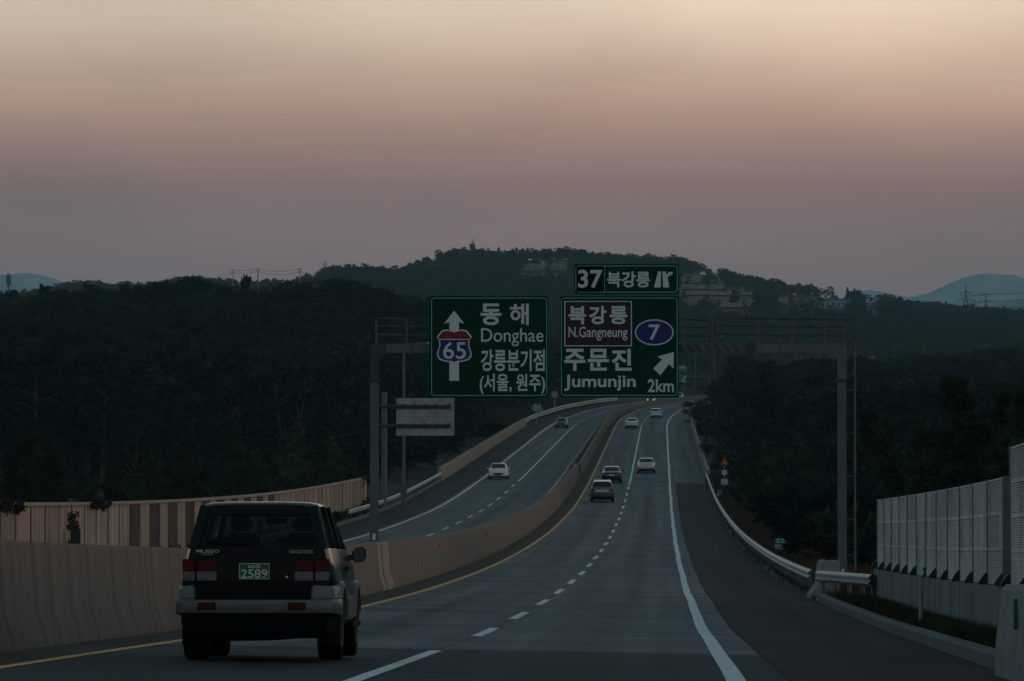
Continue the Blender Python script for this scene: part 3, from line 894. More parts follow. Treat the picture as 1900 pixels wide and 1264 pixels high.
# catwalk railing behind the signs
def rail_run(px0, px1, verts, yy, open_right=False, drop=None):
    r = .022
    for py in (590, 604, 620):
        if py == 590:
            pts = [(gx(px0) - GL.x, yy, gz(637) - GL.z), (gx(px0) - GL.x, yy, gz(595) - GL.z), (gx(px0 + 4) - GL.x, yy, gz(py) - GL.z), (gx(px1 - 4) - GL.x, yy, gz(py + (px1 - px0) * .012) - GL.z),
                   (gx(px1) - GL.x, yy, gz(597) - GL.z), (gx(px1) - GL.x, yy, gz(drop or 637) - GL.z)]
        else:
            pts = [(gx(px0) - GL.x, yy, gz(py) - GL.z), (gx(px1 if not drop else px1 - 17) - GL.x, yy, gz(py + (px1 - px0) * .012) - GL.z)]
        MB().tube(pts, r, 6).build('rail_tube', 'gantry_dark' if px0 > 900 else 'gantry_steel', gan, smooth=True)
    for v in verts:
        MB().tube([(gx(v) - GL.x, yy, gz(637) - GL.z), (gx(v) - GL.x, yy, gz(592) - GL.z)], r, 6).build('rail_upright', 'gantry_steel', gan, smooth=True)
rail_run(697, 1024, (754, 830, 900, 960), .25)
rail_run(1046, 1319, (1110, 1180, 1250, 1267), .25)
rail_run(1327, 1586, (1408, 1470, 1532, 1566), .25, drop=1062)
MB().box(gx(700) - GL.x, gx(1575) - GL.x, .102, .62, zb1 - .05 - GL.z, zb1 - .01 - GL.z).build('catwalk', 'gantry_dark', gan)
# ladder beside the right post: second stile and rungs
MB().tube([(gx(1586) - GL.x, -.12, gz(1062) - GL.z), (gx(1586) - GL.x, -.12, gz(640) - GL.z), (gx(1586) - GL.x, .25, gz(597) - GL.z)], .022, 6).build('ladder_stile', 'gantry_steel', gan)
for py in [650, 697, 724, 804, 884, 964, 1030]:
    MB().tube([(gx(1568) - GL.x, .0, gz(py) - GL.z), (gx(1586) - GL.x, .0, gz(py) - GL.z)], .022, 6).build('ladder_rung', 'gantry_steel', gan)
for py in range(662, 1060, 22):
    MB().tube([(gx(1586) - GL.x, -.12, gz(py) - GL.z), (gx(1586) - GL.x, .25, gz(py) - GL.z)], .012, 6).build('ladder_rung', 'gantry_steel', gan)

# ------------------------------------------------------------------ the three sign panels (coordinates read off a 3.8x enlargement)
YS = DG - .45
KS = YS / F
def S(u, v): return (780 + u / 3.8 - 950) * KS, (HOR - (470 + v / 3.8)) * KS
class Sign:
    def __init__(self, label, u0, u1, v0, v1):
        xm, zb = S((u0 + u1) / 2, v1)
        self.o = thing('road_sign', label, 'road sign', (xm, YS, zb), group='panels on the sign gantry')
        self.xm, self.zb = xm, zb
        x0, z1 = self.p(u0, v0); x1, z0 = self.p(u1, v1)
        b = MB(); b.prism(rrect(x0, x1, z0, z1, .05), 0, .05); b.build('panel', 'sign_green', self.o)
        for t in (.25, .75):      # rails fixing the panel to the gantry
            x = x0 + (x1 - x0) * t; MB().box(x - .04, x + .04, .05, .34, z0 + .1, z1 - .1).build('bracket', 'gantry_dark', self.o)
    def p(self, u, v):
        x, z = S(u, v); return x - self.xm, z - self.zb
    def border(self, u0, u1, v0, v1, w=.022, r=.09, m='sign_border', y=-.003):
        x0, z1 = self.p(u0, v0); x1, z0 = self.p(u1, v1)
        return ring(rrect(x0, x1, z0, z1, r), rrect(x0 + w, x1 - w, z0 + w, z1 - w, max(r - w, .005)), y, 'border', m, self.o)
    def rect(self, u0, u1, v0, v1, m, y, name='field'):
        x0, z1 = self.p(u0, v0); x1, z0 = self.p(u1, v1)
        return flat([(x0, z0), (x1, z0), (x1, z1), (x0, z1)], y, name, m, self.o)
    def poly(self, pts, m, y, name): return flat([self.p(u, v) for u, v in pts], y, name, m, self.o)
    def text(self, s, u0, u1, v0, v1, bold=.012, m='sign_white', y=-.009):
        x0, z1 = self.p(u0, v0); x1, z0 = self.p(u1, v1)
        return lettering(s, (x0, x1, z0, z1), y, m, self.o, bold)
s1 = Sign('large green direction sign with white up arrow through a 65 route shield', 65, 900, 302, 1018)
s1.border(76, 893, 313, 1006)
s1.poly([(238, 405), (310, 497), (272, 485), (272, 560), (204, 560), (204, 485), (166, 497)], 'sign_white', -.004, 'arrow_head')
s1.poly([(204, 760), (272, 760), (272, 900), (204, 900)], 'sign_white', -.004, 'arrow_shaft')
def shield(sc_, cx=239, cy=655):
    half = [(0, -100), (38, -112), (60, -114), (88, -106), (120, -65), (104, -35), (103, 0), (118, 45), (118, 70), (100, 95), (55, 108), (20, 110), (0, 118)]
    pts = [(x, y) for x, y in half] + [(-x, y) for x, y in half[::-1][1:-1]]
    return [(cx + x * sc_, cy + y * sc_) for x, y in pts]
s1.poly(shield(1.03), 'sign_white', -.006, 'shield_outline')
s1.poly(shield(.95), 'sign_blue', -.008, 'shield')
half = [(0, -94), (36, -106), (57, -108), (82, -101), (112, -65), (103, -50)]
s1.poly([(239 + x, 655 + y) for x, y in half] + [(239 - x, 655 + y) for x, y in half[::-1][:-1]], 'sign_red', -.010, 'shield_crown')
s1.poly([(136, 605), (342, 605), (339, 611), (139, 611)], 'sign_white', -.010, 'shield_bar')
s1.text('65', 160, 321, 626, 746, .008, y=-.011)
s1.text('동', 424, 571, 354, 507, .028); s1.text('해', 630, 764, 354, 507, .020)
s1.text('Donghae', 428, 868, 529, 656, .004)
s1.text('강릉분기점', 426, 877, 678, 832, .020)
s1.text('(서울, 원주)', 418, 880, 850, 994, .020)
s2 = Sign('large green exit sign with brown panel, route 7 oval and slanted arrow', 985, 1823, 302, 1018)
s2.border(992, 1814, 313, 1005)
s2.rect(1015, 1492, 337, 656, 'sign_white', -.004, 'field_outline'); s2.rect(1022, 1485, 343, 650, 'sign_brown', -.006)
for ch, a, b_ in (('북', 1045, 1168), ('강', 1190, 1312), ('릉', 1334, 1460)): s2.text(ch, a, b_, 372, 501, .030)
s2.text('N.Gangneung', 1045, 1461, 518, 616, .010)
def ell(cx, cy, rx, ry, n=40): return [(cx + rx * math.cos(2 * math.pi * i / n), cy + ry * math.sin(2 * math.pi * i / n)) for i in range(n)]
s2.poly(ell(1650, 558, 137, 92), 'sign_white', -.004, 'oval_outline'); s2.poly(ell(1650, 558, 128, 83), 'sign_blue', -.006, 'oval')
s2.text('7', 1611, 1690, 503, 613, .012)
for ch, a, b_ in (('주', 1015, 1163), ('문', 1180, 1330), ('진', 1348, 1489)): s2.text(ch, a, b_, 674, 829, .030)
s2.text('Jumunjin', 1015, 1518, 858, 972, .020)
s2.poly([(1787, 697), (1787, 815), (1753, 782), (1693, 861), (1642, 814), (1704, 750), (1672, 728)], 'sign_white', -.004, 'arrow')
s2.text('2km', 1603, 1788, 888, 980, .018)
s3 = Sign('small green exit number sign reading 37 above the exit sign', 1085, 1823, 75, 289)
s3.border(1094, 1815, 86, 277)
s3.rect(1099, 1297, 90, 273, 'sign_black', -.004); s3.rect(1297, 1301, 90, 273, 'sign_border', -.005, 'divider')
s3.text('37', 1112, 1285, 116, 245, .022)
s3.text('북강릉', 1317, 1621, 127, 241, .028)
s3.poly([(1677, 128), (1698, 128), (1695, 241), (1648, 241)], 'sign_white', -.004, 'exit_symbol')
s3.poly([(1708, 128), (1731, 128), (1736, 150), (1752, 140), (1745, 134), (1783, 130), (1772, 158), (1765, 151), (1744, 170), (1757, 241), (1712, 241)], 'sign_white', -.004, 'exit_symbol')

# ------------------------------------------------------------------ roadside signs and poles on the left
dS = 372.0
kS = dS / F
pb0 = W(dS, -19.2)
px_post = 950 + F * pb0.x / dS
sb = thing('road_sign', 'silver back of a road sign on two pipe arms, left of the gantry', 'road sign', ((713 - 950) * kS, dS, pb0.z - .6))
SL = sb.location.copy()
q = lambda px, py, y=0.0: ((px - 950) * kS - SL.x, y, (HOR - py) * kS - SL.z)
MB().tube([(0, 0, -1.0), q(713, 728)], .20, 12).build('post', 'gantry_steel', sb, smooth=True)
a, c = q(735.5, 808.5), q(843, 739)
MB().box(a[0], c[0], -.06, 0, a[2], c[2]).build('panel', 'sign_back', sb)
for i in range(1, 4):
    MB().box(a[0], c[0], -.066, -.0605, a[2] + (c[2] - a[2]) * i / 4 - .012, a[2] + (c[2] - a[2]) * i / 4 + .012).build('panel_seam', 'post_dark', sb)
for py in (754.5, 790.5):
    MB().tube([q(704, py, -.25), q(836, py, -.25)], .13, 10).build('arm', 'gantry_dark', sb, smooth=True)
    for px in (748, 768, 789, 810, 832):
        m_ = q(px, py, 0); MB().box(m_[0] - .10, m_[0] + .10, -.41, -.067, m_[2] - .17, m_[2] + .17).build('clamp', 'dark_metal', sb)
def lamp_post(px, top, d, o, label, arm=1.6, r=.11, side=1, group='street lamps', basebox=False):
    c = W(d, o, -.5) if o is not None else None
    x = (px - 950) * d / F
    zb = float(land(np.array(x), np.array(d))) if o is None else c.z
    t = thing('street_lamp', label, 'street lamp', (x, d, zb), group=group)
    h = (HOR - top) * d / F - zb
    MB().tube([(0, 0, -.5), (0, 0, h * .5), (0, 0, h - .3), (side * .25, 0, h), (side * arm, 0, h + .12)], [r, r * .8, r * .6, r * .5, r * .4], 8).build('pole', 'gantry_steel', t, smooth=True)
    MB().box(min(side * arm, side * (arm + .7)), max(side * arm, side * (arm + .7)), -.14, .14, h + .06, h + .2).build('lamp_head', 'sign_back', t, bevel=.03)
    if basebox: MB().box(-.24, .24, -.2, .2, 1.1, 2.1).build('control_box', 'post_dark', t)
    return t
lamp_post(749, 640, 382, -19.4, 'tall lamp post behind the blank sign back, left of the gantry', r=.14, basebox=True)

# ------------------------------------------------------------------ vehicles
def loft_mb(st):
    """st: list of (y, [(half width, z) from bottom to top]); mirrored into closed rings."""
    b = MB(); n = len(st[0][1]) * 2
    for y, half in st:
        for w, z in half: b.v.append((w, y, z))
        for w, z in half[::-1]: b.v.append((-w, y, z))
    for i in range(len(st) - 1):
        for k in range(n): b.f.append((i * n + k, i * n + (k + 1) % n, (i + 1) * n + (k + 1) % n, (i + 1) * n + k))
    b.f.append(tuple(range(n))); b.f.append(tuple((len(st) - 1) * n + k for k in range(n))[::-1])
    return b
def pane(c, t=(.06, .94, .08, .92), off=.008, th=None):
    """A panel inset in the quad c00, c10, c11, c01, lifted off it along its normal."""
    c = [Vector(x) for x in c]
    def P(u, v): return (c[0] * (1 - u) + c[1] * u) * (1 - v) + (c[3] * (1 - u) + c[2] * u) * v
    nrm = (c[1] - c[0]).cross(c[3] - c[0]).normalized()
    pts = [P(t[0], t[2]), P(t[1], t[2]), P(t[1], t[3]), P(t[0], t[3])]
    a = [p + nrm * off for p in pts]; d_ = [p - nrm * .006 for p in pts]
    return MB().hexa(d_ + a)
def wheels(parent, x, ys, r, w, rim='rim', n=20):
    src = None
    for y in ys:
        for s in (-1, 1):
            if src is None:
                src = MB().lathe([(-w / 2, r * .60), (-w / 2, r * .93), (-w / 2 + .03, r), (w / 2 - .03, r), (w / 2, r * .93), (w / 2, r * .60)], 'x', n).build('wheel', 'tyre', parent, (s * x, y, r), smooth=True)
                rm = MB().lathe([(-w / 2 + .02, r * .59), (-w / 2 - .004, r * .55), (-w / 2 + .02, r * .15), (w / 2 - .02, r * .15), (w / 2 + .004, r * .55), (w / 2 - .02, r * .59)], 'x', n).build('rim', rim, src, smooth=True)
            else:
                o = share(src, 'wheel', parent, (s * x, y, r)); share(rm, 'rim', o)

def place_vehicle(name, label, cat, d, o, rev=False, group='vehicles on the motorway'):
    p = W(d, o, .008); h = heading(d)
    return thing(name, label, cat, p, h + (math.pi if rev else 0), group, rx=grade(d) * (-1 if rev else 1))

CARS = {
    # y, zbot, zbelt, ztop, wlow, wbelt, wtop   (rear to front)
    'sedan': dict(st=[(-2.40, .42, .72, .80, .74, .74, .66), (-2.33, .30, .86, .95, .84, .82, .70), (-2.0, .24, .93, 1.03, .90, .86, .72), (-1.72, .24, .94, 1.06, .91, .87, .72),
                      (-1.05, .24, .95, 1.40, .91, .87, .62), (-.2, .24, .95, 1.46, .91, .87, .63), (.40, .24, .94, 1.41, .91, .87, .62), (1.15, .24, .92, 1.00, .91, .86, .74),
                      (1.75, .24, .82, .90, .90, .82, .66), (2.2, .28, .68, .76, .84, .74, .60), (2.36, .36, .56, .64, .70, .66, .55)], roof=(3, 4, 5, 6, 7), wy=(-1.38, 1.38)),
    'hatch': dict(st=[(-2.05, .42, .74, .84, .76, .76, .70), (-2.0, .30, .90, 1.02, .84, .82, .74), (-1.88, .24, .95, 1.08, .88, .85, .74), (-1.62, .24, .96, 1.42, .89, .85, .62),
                      (-.9, .24, .96, 1.50, .89, .85, .64), (-.2, .24, .95, 1.52, .89, .85, .64), (.35, .24, .94, 1.46, .89, .85, .63), (1.1, .24, .92, 1.02, .89, .84, .74),
                      (1.6, .24, .84, .92, .88, .80, .66), (1.95, .3, .70, .78, .80, .72, .6), (2.05, .38, .58, .66, .68, .64, .52)], roof=(2, 3, 4, 6, 7), wy=(-1.25, 1.28)),
    'suv': dict(st=[(-2.22, .50, .80, .90, .80, .80, .74), (-2.18, .40, 1.00, 1.12, .88, .86, .78), (-2.08, .34, 1.05, 1.18, .92, .88, .78), (-1.86, .34, 1.06, 1.60, .92, .88, .64),
                    (-1.0, .34, 1.06, 1.68, .92, .88, .66), (-.2, .34, 1.05, 1.70, .92, .88, .66), (.35, .34, 1.04, 1.64, .92, .88, .65), (1.05, .34, 1.02, 1.12, .92, .87, .76),
                    (1.7, .34, .94, 1.02, .91, .84, .70), (2.1, .38, .80, .88, .84, .76, .62), (2.22, .46, .66, .74, .72, .68, .55)], roof=(2, 3, 4, 6, 7), wy=(-1.3, 1.32)),
}
def small_car(label, cat, kind, paint, d, o, rev=False, lamps='lamp_red', heads='head_glass', plate='plate_white', name='car'):
    t = place_vehicle(name, label, cat, d, o, rev)
    K_ = CARS[kind]; st = K_['st']
    def half(s):
        y, zb, ze, zt, wl, we, wt = s
        return (y, [(wl * .92, zb), (wl, zb + .10), (wl + .005, (zb + ze) * .5), (we + .02, ze - .10), (we, ze), (wt, max(zt - .06, ze + .01)), (wt - .10, max(zt, ze + .02))])
    S_ = [half(s) for s in st]
    loft_mb(S_).build('body', paint, t, smooth=True)
    ra, rb, rc, rd, re = K_['roof']
    def face(i, j, top=True):       # top face between two stations
        (y0, h0), (y1, h1) = S_[i], S_[j]
        return [(-h0[-1][0], y0, h0[-1][1]), (h0[-1][0], y0, h0[-1][1]), (h1[-1][0], y1, h1[-1][1]), (-h1[-1][0], y1, h1[-1][1])]
    pane(face(ra, rb), (-.04, 1.04, .10, .93)).build('rear_window', 'car_glass', t)
    wf = face(rd, re); wf = [wf[2], wf[3], wf[0], wf[1]]
    pane(wf, (-.04, 1.04, .08, .95)).build('windscreen', 'car_glass', t)
    for s in (-1, 1):
        for i in range(rb, rd):
            (y0, h0), (y1, h1) = S_[i], S_[i + 1]
            c = [(s * h0[4][0], y0, h0[4][1]), (s * h1[4][0], y1, h1[4][1]), (s * h1[5][0], y1, h1[5][1]), (s * h0[5][0], y0, h0[5][1])]
            if s < 0: c = [c[1], c[0], c[3], c[2]]
            pane(c, (.05, .95, .06, .94)).build('side_window', 'car_glass', t)
        yr = st[1][0]; ze = st[1][2]; we = st[1][5]
        MB().hexa([(s * (we - .26), yr - .075, ze - .16), (s * (we + .012), yr - .01, ze - .16), (s * (we + .012), yr + .16, ze - .16), (s * (we - .26), yr + .1, ze - .16),
                   (s * (we - .28), yr - .055, ze + .03), (s * (we - .005), yr + .0, ze + .03), (s * (we - .005), yr + .14, ze + .03), (s * (we - .28), yr + .1, ze + .03)]).build('tail_light', lamps, t)
        yf = st[-2][0]; zf = st[-2][2]
        MB().hexa([(s * .44, yf - .1, zf - .12), (s * .79, yf - .2, zf - .10), (s * .79, yf + .03, zf - .10), (s * .44, yf + .13, zf - .12),
                   (s * .44, yf - .1, zf + .03), (s * .75, yf - .2, zf + .06), (s * .75, yf + .0, zf + .06), (s * .44, yf + .09, zf + .03)]).build('headlight', heads, t)
        zb = st[4][2]; ym = st[re][0] - .32
        MB().box(min(s * .90, s * 1.06), max(s * .90, s * 1.06), ym - .06, ym + .06, zb, zb + .13).build('mirror', paint if paint != 'car_white' else 'car_white', t, bevel=.025)
    y0 = st[0][0]
    MB().hexa([(-.74, y0 - .03, .30), (.74, y0 - .03, .30), (.80, y0 + .25, .26), (-.80, y0 + .25, .26), (-.76, y0 - .04, .44), (.76, y0 - .04, .44), (.82, y0 + .2, .44), (-.82, y0 + .2, .44)]).build('rear_valance', 'trim_black', t)
    zp = st[0][2] - (.0 if kind == 'sedan' else -.1)
    MB().box(-.26, .26, y0 - .045, y0 + .06, zp - .07, zp + .05).build('number_plate', plate, t)
    y1 = st[-1][0]
    MB().box(-.46, .46, y1 - .05, y1 + .03, .46, .60).build('grille', 'trim_black', t)
    MB().box(-.24, .24, y1 + .0, y1 + .045, .38, .48).build('number_plate', plate, t)
    MB().box(-.80, .80, -1.7, 1.7, .16, .30).build('underbody', 'trim_black', t)
    wheels(t, .80, K_['wy'], .325 if kind != 'suv' else .36, .21, n=16)
    if kind == 'suv':
        for s in (-1, 1):
            MB().tube([(s * .58, -1.6, 1.66), (s * .60, -1.5, 1.73), (s * .60, .1, 1.75), (s * .58, .2, 1.69)], .022, 6).build('roof_rail', 'chrome', t)
        MB().box(-.56, .56, y0 - .03, y0 + .1, .80, .95).build('tailgate_panel', 'car_silver', t, bevel=.02)
    return t
small_car('dark grey estate with roof rails in the lane behind the black saloon', 'car', 'suv', 'car_grey', 397 + 2.2, -1.75)
small_car('black saloon just ahead of the dark grey estate', 'car', 'sedan', 'car_black', 458 + 2.4, -1.6)
small_car('silver saloon with its red brake lights lit', 'car', 'sedan', 'car_silver', 492 + 2.4, 1.40, lamps='brake_lit')
small_car('white saloon far up the hill in the left-hand lane', 'car', 'sedan', 'car_white', 707, -1.25)
small_car('white hatchback farthest up the hill beside the right edge line', 'car', 'hatch', 'car_white', 792, 1.45)
small_car('white car coming down the oncoming carriageway', 'car', 'sedan', 'car_white', 472, -12.15, True, plate='plate_green')
small_car('dark blue car high on the oncoming bridge', 'car', 'hatch', 'car_navy', 733, -11.5, True)
small_car('bluish van-like car just above the far barrier, right of the signs', 'car', 'suv', 'car_bluish', 1200, -9.6, True)
small_car('far dark car with glowing headlights just below the exit sign', 'car', 'sedan', 'car_black', 1085, -9.2, True, heads='head_lit')

# the dark green off-roader
mu = place_vehicle('off_road_car', 'dark green off-road car with silver bumper and green number plate in the near left', 'car', 55.2 + 2.32, -1.50)
mu.scale = (.945, 1, .985)
body = [(-2.235, [(.60, .52), (.70, .60), (.815, .84), (.80, 1.08), (.765, 1.235), (.70, 1.25)]), (-2.15, [(.64, .48), (.80, .56), (.865, .84), (.845, 1.08), (.795, 1.24), (.70, 1.255)]),
        (-1.9, [(.66, .46), (.86, .56), (.895, .84), (.875, 1.08), (.81, 1.24), (.70, 1.26)]), (-.8, [(.66, .44), (.88, .56), (.91, .84), (.89, 1.08), (.825, 1.24), (.72, 1.26)]),
        (.95, [(.66, .44), (.88, .56), (.91, .84), (.89, 1.06), (.82, 1.22), (.72, 1.25)]), (1.15, [(.66, .44), (.88, .56), (.905, .82), (.88, 1.02), (.80, 1.16), (.66, 1.19)]),
        (1.9, [(.64, .46), (.84, .58), (.87, .78), (.84, .94), (.74, 1.05), (.58, 1.09)]), (2.2, [(.6, .50), (.74, .60), (.76, .74), (.74, .86), (.66, .94), (.5, .97)]), (2.30, [(.5, .54), (.6, .6), (.62, .70), (.6, .8), (.55, .84), (.42, .86)])]
loft_mb(body).build('body', 'paint_teal', mu, smooth=True)
# roof with rounded edges and a small lip at the back
rf = []
for y, w, z in ((-2.06, .60, 1.675), (-2.00, .64, 1.70), (-1.6, .66, 1.715), (-.7, .665, 1.72), (0, .655, 1.71), (.28, .61, 1.665), (.34, .57, 1.64)):
    rf.append((y, [(w, z - .03), (w + .012, z - .01), (w - .02, z + .018), (w - .12, z + .035), (w * .45, z + .045)]))
loft_mb(rf).build('roof', 'paint_teal', mu, smooth=True)
MB().hexa([(-.615, -2.105, 1.60), (.615, -2.105, 1.60), (.61, -2.05, 1.60), (-.61, -2.05, 1.60), (-.595, -2.07, 1.665), (.595, -2.07, 1.665), (.6, -1.98, 1.675), (-.6, -1.98, 1.675)]).build('rear_header', 'paint_teal', mu, bevel=.01)
def pil(a, b_, w, m='paint_teal', name='pillar'):
    for s in (-1, 1):
        MB().bar((s * a[0], a[1], a[2]), (s * b_[0], b_[1], b_[2]), w[0], w[1]).build(name, m, mu)
pil((.745, -2.17, 1.22), (.622, -2.02, 1.69), (.10, .09)); pil((.775, -1.98, 1.22), (.652, -1.90, 1.70), (.05, .16))
pil((.80, -1.05, 1.22), (.660, -1.0, 1.71), (.04, .09), 'trim_black'); pil((.80, -.12, 1.22), (.660, -.14, 1.71), (.04, .10), 'trim_black')
pil((.775, .98, 1.20), (.60, .30, 1.66), (.06, .07))
B = lambda s, y, z: (s * (.775 - (z - 1.24) * .29), y, z)
pane([(-.715, -2.205, 1.255), (.715, -2.205, 1.255), (.600, -2.085, 1.605), (-.600, -2.085, 1.605)], (.01, .99, 0, 1), .004).build('rear_window', 'tinted_glass', mu)
pane([(.74, .965, 1.23), (-.74, .965, 1.23), (-.58, .31, 1.65), (.58, .31, 1.65)], (.01, .99, 0, 1), .004).build('windscreen', 'tinted_glass', mu)
for s in (-1, 1):
    for y0, y1, m0 in ((-1.88, -1.09, 0), (-1.0, -.18, 0), (-.06, .90, 1)):
        yt = y1 if not m0 else .36
        c = [(s * .805, y0, 1.25), (s * .805, y1, 1.25), (s * .668, yt, 1.67), (s * .668, y0 + .02, 1.67)]
        if s < 0: c = [c[1], c[0], c[3], c[2]]
        pane(c, (.01, .99, .0, 1), .004).build('side_window', 'tinted_glass', mu)
# interior
for s in (-1, 1):
    b = MB(); b.hexa([(s * .36 - .23, .05, .9), (s * .36 + .23, .05, .9), (s * .36 + .23, .22, .9), (s * .36 - .23, .22, .9), (s * .36 - .2, -.12, 1.42), (s * .36 + .2, -.12, 1.42), (s * .36 + .2, .0, 1.42), (s * .36 - .2, .0, 1.42)])
    se = b.build('front_seat', 'interior', mu, bevel=.04)
    MB().box(s * .36 - .13, s * .36 + .13, -.16, -.06, 1.44, 1.60).build('headrest', 'interior', se, bevel=.04)
    MB().box(s * .38 - .30, s * .38 + .30, -.98, -.84, 1.2, 1.36).build('rear_seat', 'interior', mu, bevel=.04)
MB().box(-.72, .72, .72, .95, 1.1, 1.27).build('dashboard', 'interior', mu, bevel=.03)
MB().box(-.12, .14, .40, .43, 1.53, 1.60).build('rear_view_mirror', 'interior', mu, bevel=.01)
MB().lathe([(-.015, .17), (-.015, .20), (.015, .20), (.015, .17)], 'y', 20, (-.36, .55, 1.2)).build('steering_wheel', 'interior', mu)
# tailgate details
YR = -2.238
MB().hexa([(-.79, YR - .02, 1.238), (.79, YR - .02, 1.238), (.79, YR + .03, 1.238), (-.79, YR + .03, 1.238), (-.775, YR - .012, 1.262), (.775, YR - .012, 1.262), (.77, YR + .03, 1.262), (-.77, YR + .03, 1.262)]).build('window_sill', 'paint_teal', mu)
MB().box(-.44, .405, YR - .014, YR + .02, .885, 1.095).build('plate_recess', 'paint_teal', mu)
np_ = MB().box(-.205, .140, YR - .026, YR - .013, .902, 1.074).build('number_plate', 'plate_green', mu)
ring(rrect(-.205, .140, .902, 1.074, .01), rrect(-.199, .134, .908, 1.068, .008), YR - .0275, 'plate_edge', 'plate_text', np_)
lettering('2589', (-.185, .118, .915, 1.008), YR - .0280, 'plate_text', np_, .006)
lettering('60호', (-.105, .045, 1.022, 1.062), YR - .0280, 'plate_text', np_, .010)
lettering('MUSSO', (-.695, -.435, 1.190, 1.226), YR - .022, 'chrome', mu, .012)
lettering('INTERCOOLER', (-.63, -.50, 1.165, 1.182), YR - .022, 'chrome', mu, .0)
lettering('SSANGYONG', (.37, .635, 1.182, 1.222), YR - .022, 'chrome', mu, -.012)
def lamp(x0, x1, z0, z1, m, yo=0.0, name='tail_light', par=mu): return MB().box(min(x0, x1), max(x0, x1), YR - .022 + yo, YR + .05 + yo, z0, z1).build(name, m, par, bevel=.006)
for s, sh in ((-1, .0), (1, -.02)):
    xa, xb, xc, xd_ = .855 + sh, .715 + sh, .690 + sh, .465 + sh * 2
    if s > 0: xa, xb, xc, xd_ = .825, .665, .640, .43
    hs = MB().box(min(s * xa, s * xd_) , max(s * xa, s * xd_), YR - .008, YR + .05, .875, 1.12).build('lamp_housing', 'trim_black', mu)
    lamp(s * xb, s * (xa + .0), .992, 1.105, 'lamp_red'); lamp(s * xb, s * xa, .885, .985, 'lamp_clear', 0, 'reversing_light')
    lamp(s * xd_, s * xc, .992, 1.105, 'lamp_red'); lamp(s * xd_, s * ((xc + xd_) / 2 + .004), .885, .985, 'lamp_clear', 0, 'reversing_light'); lamp(s * ((xc + xd_) / 2 - .004), s * xc, .885, .985, 'lamp_clear', 0, 'indicator')
MB().tube([(.34, YR - .03, .925), (.34, YR + .02, .925)], .014, 8).build('lock', 'chrome', mu)
MB().bar((-.02, -2.225, 1.27), (-.55, -2.215, 1.30), .025, .02).build('wiper', 'trim_black', mu)
# bumper: a wide lower bar and two raised corners round a black step
bl = []
for y, w, z0, z1 in ((-2.36, .80, .56, .66), (-2.345, .86, .535, .675), (-2.25, .925, .52, .68), (-1.80, .945, .50, .68)):
    bl.append((y, [(w, z0), (w + .005, z0 + .04), (w + .005, z1 - .04), (w - .01, z1)]))
bm_ = loft_mb(bl).build('bumper', 'bumper_silver', mu, smooth=True)
for s in (-1, 1):
    xi = .70 if s < 0 else .62
    MB().hexa([(s * xi, -2.33, .675), (s * .90, -2.30, .675), (s * .945, -1.78, .675), (s * xi, -1.9, .675), (s * (xi + .005), -2.30, .835), (s * .875, -2.27, .82), (s * .925, -1.8, .84), (s * xi, -1.9, .83)]).build('bumper_corner', 'bumper_silver', bm_, bevel=.02)
    x0 = -.655 if s < 0 else .375
    MB().box(x0, x0 + .175, -2.385, -2.34, .578, .632).build('reflector', 'lamp_red', bm_, bevel=.006)
    MB().box(x0 - .012, x0 + .187, -2.372, -2.34, .566, .644).build('reflector_frame', 'trim_black', bm_)
MB().box(-.695, .615, -2.335, -2.2, .672, .868).build('rear_step', 'trim_black', mu, bevel=.01)
MB().hexa([(-.78, -2.22, .32), (.78, -2.22, .32), (.86, -1.9, .30), (-.86, -1.9, .30), (-.84, -2.33, .535), (.84, -2.33, .535), (.92, -1.8, .535), (-.92, -1.8, .535)]).build('rear_valance', 'trim_black', mu)
MB().box(-.66, .66, -1.9, 2.1, .25, .48).build('underbody', 'trim_black', mu)
MB().tube([(-.55, -2.18, .29), (-.45, -2.1, .27), (.1, -1.6, .27), (.55, -1.36, .30)], .05, 8).build('exhaust', 'trim_black', mu, smooth=True)
MB().tube([(-.74, -1.32, .36), (0, -1.32, .34), (.74, -1.32, .36)], [.05, .12, .05], 10).build('axle', 'trim_black', mu, smooth=True)
def arch_black(s, y):
    b = MB(); n = 12
    pts = [(y + .435 * math.cos(math.pi * i / n), .40 + .40 * math.sin(math.pi * i / n)) for i in range(n + 1)]
    for x in (.80, .918):
        b.v += [(s * x, a, c) for a, c in pts]
    m = n + 1
    b.f = [tuple(range(m)), tuple(range(2 * m - 1, m - 1, -1))] + [(i, i + 1, m + i + 1, m + i) for i in range(n)] + [(n, 0, m, 2 * m - 1)]
    b.build('arch_lining', 'trim_black', mu)
wheels(mu, .775, (-1.32, 1.31), .365, .265, n=28)
